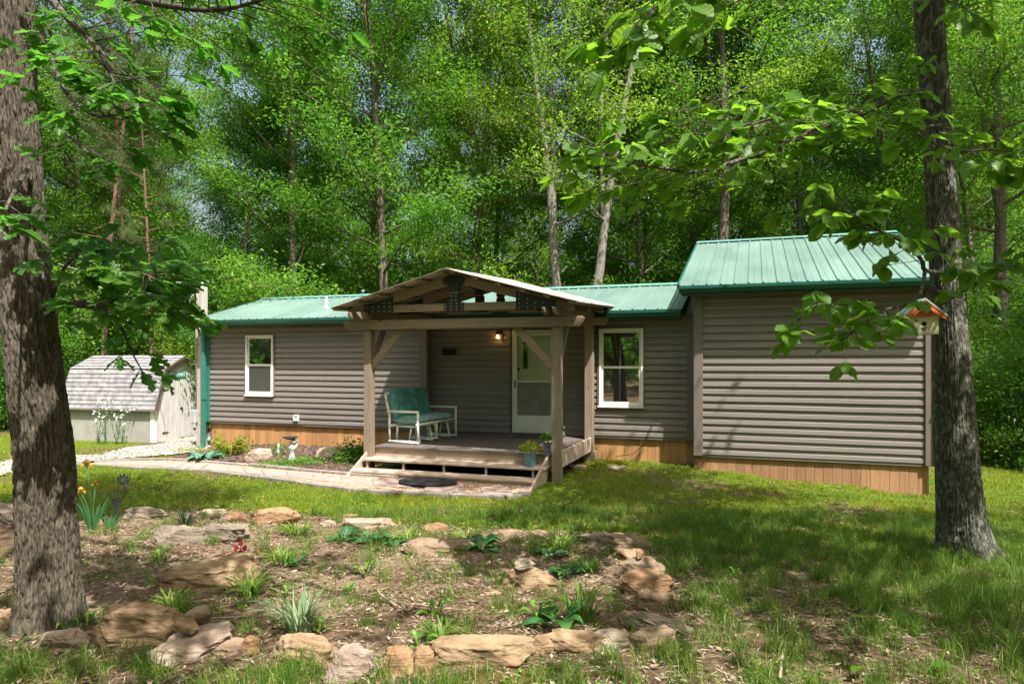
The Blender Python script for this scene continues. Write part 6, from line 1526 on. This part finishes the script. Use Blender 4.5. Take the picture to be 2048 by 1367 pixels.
for i, (px, py, s, lab) in enumerate(((1760,1255,.17,'large pale green fallen leaf in the grass in front of the birdhouse tree'), (1730,1350,.13,'green fallen leaf low at the bottom right'), (1500,1300,0,''), (1860,1350,.10,'curled tan fallen leaf at the bottom right'))):
    if not s: continue
    g = G(px, py, .05); o = link('fallen_leaf', BIG[i], None, tuple(g), (R(15), R(-8), R(150+70*i))); o.scale = (s,)*3; tag(o, lab, 'leaf')
# single broad-leaved weeds
np.random.seed(12); rw = random.Random(12); wd = []
wl = [(735,1150,.16,'tall leafy weed in the upper middle of the garden'), (870,1230,.15,'paddle-leaved weed at the garden centre right'), (1075,1240,.14,'paddle-leaved weed left of the tallest spiky clump'), (715,1345,.10,'broad-leaved weed between the front stones'), (840,1300,.12,'two-leaved bright seedling behind the orange front stones'), (575,1190,.10,'bright seedling beyond the pale striped clump'), (640,1262,.10,'lime seedling right of the pale striped clump'), (320,1120,.14,'ferny weed above the tan slab'), (175,1250,.10,'small weed at the oak base'), (130,1262,.12,'leafy weed hugging the oak base'), (480,1215,.12,'upright weed beside the sunlit clump'), (1470,1150,.10,'low weed on the shaded lawn'), (700,1180,.12,'thin-leaved weed with spreading narrow blades in the garden centre')]
for i, (px, py, h, lab) in enumerate(wl):
    V, F = hosta_leaves(7, h*1.0, 200+i, .36); V = [(v[0]*.7, v[1]*.7, v[2]*1.5+.0) for v in V]
    plant('weed', px, py, [('w', bm((V, F), 'weed_leaves', 'weed'))], lab, 'weed', 'weeds in the garden')
# ================================================================ GRASS, LITTER
def grass(P, h, w, lean=.5, var=.4, seed=0):
    """P (n,3), h (n,), w (n,): each blade 5 vertices, 3 triangles"""
    rng = np.random.RandomState(seed); n = len(P); a = rng.rand(n)*6.283; d = np.stack([np.cos(a), np.sin(a), np.zeros(n)], 1); f = rng.rand(n)*6.283
    b = np.stack([np.cos(f), np.sin(f), np.zeros(n)], 1); hh = (h*(1-var+2*var*rng.rand(n)))[:, None]; ww = w[:, None]*.5; ln = (lean*(.2+1.1*rng.rand(n)))[:, None]
    up = np.array([0, 0, 1.0]); m = P+up*hh*.55+d*hh*ln*.28; t = P+up*hh*(1-.35*ln**2)+d*hh*ln
    V = np.stack([P-b*ww, P+b*ww, m-b*ww*.75, m+b*ww*.75, t], 1).reshape(-1, 3); o = (np.arange(n)*5)[:, None]
    F = np.concatenate([o+np.array([[0, 1, 3]]), o+np.array([[0, 3, 2]]), o+np.array([[2, 3, 4]])], 0); return V, F
MT['lawn'] = leafmat('lawn_blade', [(0.08, 0.14, 0.010, 1), (0.14, 0.21, 0.014, 1), (0.21, 0.27, 0.022, 1), (0.29, 0.31, 0.05, 1)], .4, .6, tcol=(.28, .36, .03, 1), spec=.15)
MT['rough'] = leafmat('rough_grass_blade', [(0.04, 0.10, 0.012, 1), (0.075, 0.155, 0.018, 1), (0.12, 0.20, 0.022, 1), (0.22, 0.26, 0.06, 1)], .4, .5, tcol=(.2, .38, .03, 1), spec=.25)
def reject(X, Y):
    k = np.ones(len(X), bool)
    for (sx, sy, r_, a_, b_) in SP: k &= ((X-sx)/max(a_*.85, .03))**2+((Y-sy)/max(b_*.85, .03))**2 > 1
    u = X*ct-Y*st; d = X*st+Y*ct
    k &= ~((d > DW-.02) & (u > -12.4) & (u < -.9)); k &= ~((d > DR-.02) & (u > -1) & (u < 2.7)); k &= ~((d > 9.9) & (u > -6.4) & (u < -2.95))
    k &= ((X-op[1][0])**2+(Y-OY)**2 > .21**2) & ((X-hp[1][0])**2+(Y-HYY)**2 > .25**2)
    k &= ~((X < -9.8) & (X > -13.2) & (Y > 18.75+(-9.87-X)*.24) & (Y < 21.5))
    return k
def gnd(X, Y): return ground(X, Y) + (fbm(X*3.1, Y*3.1, 2)-.5)*.05 + (fbm(X*14, Y*14, 8, 3)-.5)*.022
rng = np.random.RandomState(3)
def sample(n, x0, x1, y0, y1, f, view=1.12):
    Y = rng.uniform(y0, y1, n); X = rng.uniform(x0, x1, n); k = np.abs(X) < Y*.78*view+.4; X, Y = X[k], Y[k]
    k = (rng.rand(len(X)) < f(X, Y)); X, Y = X[k], Y[k]; k = reject(X, Y); return X[k], Y[k]
# lawn beyond the garden
X, Y = sample(430000, -13, 11, 5.6, 15.5, lambda X, Y: lawn_density(X, Y)*np.clip(8.5/Y, .35, 1))
P = np.stack([X, Y, gnd(X, Y)-.003], 1); hgt = .018+.075*fbm(X*3.2, Y*3.2, 61)**1.3; V, F = grass(P, hgt, .0042*np.clip(Y/7, 1, 2.2), .85, .6, 1)
tag(link('lawn', mesh_np('lawn', V, F, False, MT['lawn'])), 'short sunlit yellow-green lawn between the garden and the house', 'lawn', kind='stuff')
X, Y = sample(60000, -20, 16, 13, 23, lambda X, Y: np.where(in_poly(X, Y, DRIVE) | in_poly(X, Y, PATHP) | in_poly(X, Y, HBED), 0, .8))
P = np.stack([X, Y, ground(X, Y)-.003], 1); V, F = grass(P, np.full(len(X), .06), np.full(len(X), .014), .8, .5, 2)
tag(link('far_lawn', mesh_np('far_lawn', V, F, False, MT['lawn'])), 'mown grass around the shed and at the far right', 'lawn', kind='stuff')
# tufted grass in front
tx, ty = sample(8500, -4.5, 6.5, 3.0, 8.4, lambda X, Y: np.where(in_poly(X, Y, BED), .10, np.clip((fbm(X*1.5, Y*1.5, 5)-.28)*4, 0.32, 1)))
k = rng.randint(18, 46, len(tx)); Xb = np.repeat(tx, k)+rng.randn(k.sum())*.035; Yb = np.repeat(ty, k)+rng.randn(k.sum())*.035; th_ = np.repeat(.05+.11*rng.rand(len(tx))**1.5, k)
P = np.stack([Xb, Yb, gnd(Xb, Yb)-.004], 1); V, F = grass(P, th_, np.full(len(Xb), .0042), .85, .4, 3)
tag(link('tufted_grass', mesh_np('tufted_grass', V, F, False, MT['rough'])), 'patchy tufts of longer grass around and in front of the stone ring', 'grass', kind='stuff')
# little broad-leaved ground weeds
X, Y = sample(60000, -4.5, 6.5, 3.0, 8.5, lambda X, Y: np.where(in_poly(X, Y, BED), .5, .6)*np.clip((fbm(X*2.5, Y*2.5, 15)-.42)*5, 0, 1))
P = np.stack([X, Y, gnd(X, Y)+.006+.02*rng.rand(len(X))], 1); V, F = leaf_cloud(P, .026, .75, .55)
tag(link('ground_weeds', mesh_np('ground_weeds', V, F, False, MT['weed'])), 'tiny clover-like weeds scattered through garden and grass', 'weeds', kind='stuff')
X, Y = sample(90000, -9, 9, 7.2, 13.5, lambda X, Y: lawn_density(X, Y)*np.clip((fbm(X*1.4, Y*1.4, 19)-.44)*6, 0, 1))
P = np.stack([X, Y, gnd(X, Y)+.012+.03*rng.rand(len(X))], 1); V, F = leaf_cloud(P, .030, .7, .75)
MT['clover'] = leafmat('clover_leaf', [(0.05, 0.12, 0.02, 1), (0.09, 0.18, 0.02, 1), (0.15, 0.24, 0.03, 1)], .35, .6, tcol=(.2, .36, .03, 1), spec=.2)
tag(link('lawn_clover', mesh_np('lawn_clover', V, F, False, MT['clover'])), 'patches of clover and low weeds mixed into the lawn', 'clover', kind='stuff')
# dead leaves, straw, needles
def litterf(X, Y): return np.where(in_poly(X, Y, BED), .55+.45*(fbm(X*2, Y*2, 77) > .5), np.clip(.75-lawn_density(X, Y)*.9, 0.03, .7))
X, Y = sample(52000, -4.5, 6.8, 3.0, 9.2, litterf)
P = np.stack([X, Y, gnd(X, Y)+.004+.014*rng.rand(len(X))], 1); V, F = leaf_cloud(P, .034, .72, .42, .16, .6)
MT['litter'] = leafmat('dead_leaf', [(0.10, 0.05, 0.03, 1), (0.17, 0.105, 0.07, 1), (0.27, 0.19, 0.135, 1), (0.40, 0.32, 0.25, 1), (0.13, 0.07, 0.045, 1)], .12, .8, tcol=(.35, .2, .1, 1), spec=.1)
tag(link('leaf_litter', mesh_np('leaf_litter', V, F, False, MT['litter'])), 'brown and tan dead leaf scraps covering the bare soil', 'leaf litter', kind='stuff')
X, Y = sample(60000, -4.5, 6.8, 3.0, 8.8, lambda X, Y: litterf(X, Y)*.8)
P = np.stack([X, Y, gnd(X, Y)+.004+.012*rng.rand(len(X))], 1); V, F = leaf_cloud(P, .075, .93, .045, .02, .5)
MT['straw'] = islandmat('straw_stalk', [(0.28, 0.20, 0.13, 1), (0.46, 0.36, 0.25, 1), (0.15, 0.09, 0.055, 1), (0.55, 0.46, 0.34, 1)])
tag(link('straw_litter', mesh_np('straw_litter', V, F, False, MT['straw'])), 'thin dry stalks and needles strewn over the soil', 'leaf litter', kind='stuff')
X, Y = sample(9000, -6, 7.5, 5.6, 12.5, lambda X, Y: np.clip((fbm(X*1.1, Y*1.1, 33)-.5)*5, 0, 1)*np.where(in_poly(X, Y, PATHP), 0, 1))
P = np.stack([X, Y, gnd(X, Y)+.02+.02*rng.rand(len(X))], 1); V, F = leaf_cloud(P, .045, .6, .5, .16, .5)
tag(link('lawn_leaves', mesh_np('lawn_leaves', V, F, False, islandmat('brown_lawn_leaf', [(0.14, 0.06, 0.035, 1), (0.24, 0.13, 0.08, 1), (0.09, 0.045, 0.03, 1)]))), 'scattered brown dead leaves lying on the lawn', 'leaf litter', kind='stuff')
X, Y = sample(2600, -5, 0, 10.0, 11.4, lambda X, Y: np.ones(len(X)), 2)
u = X*ct-Y*st; d = X*st+Y*ct
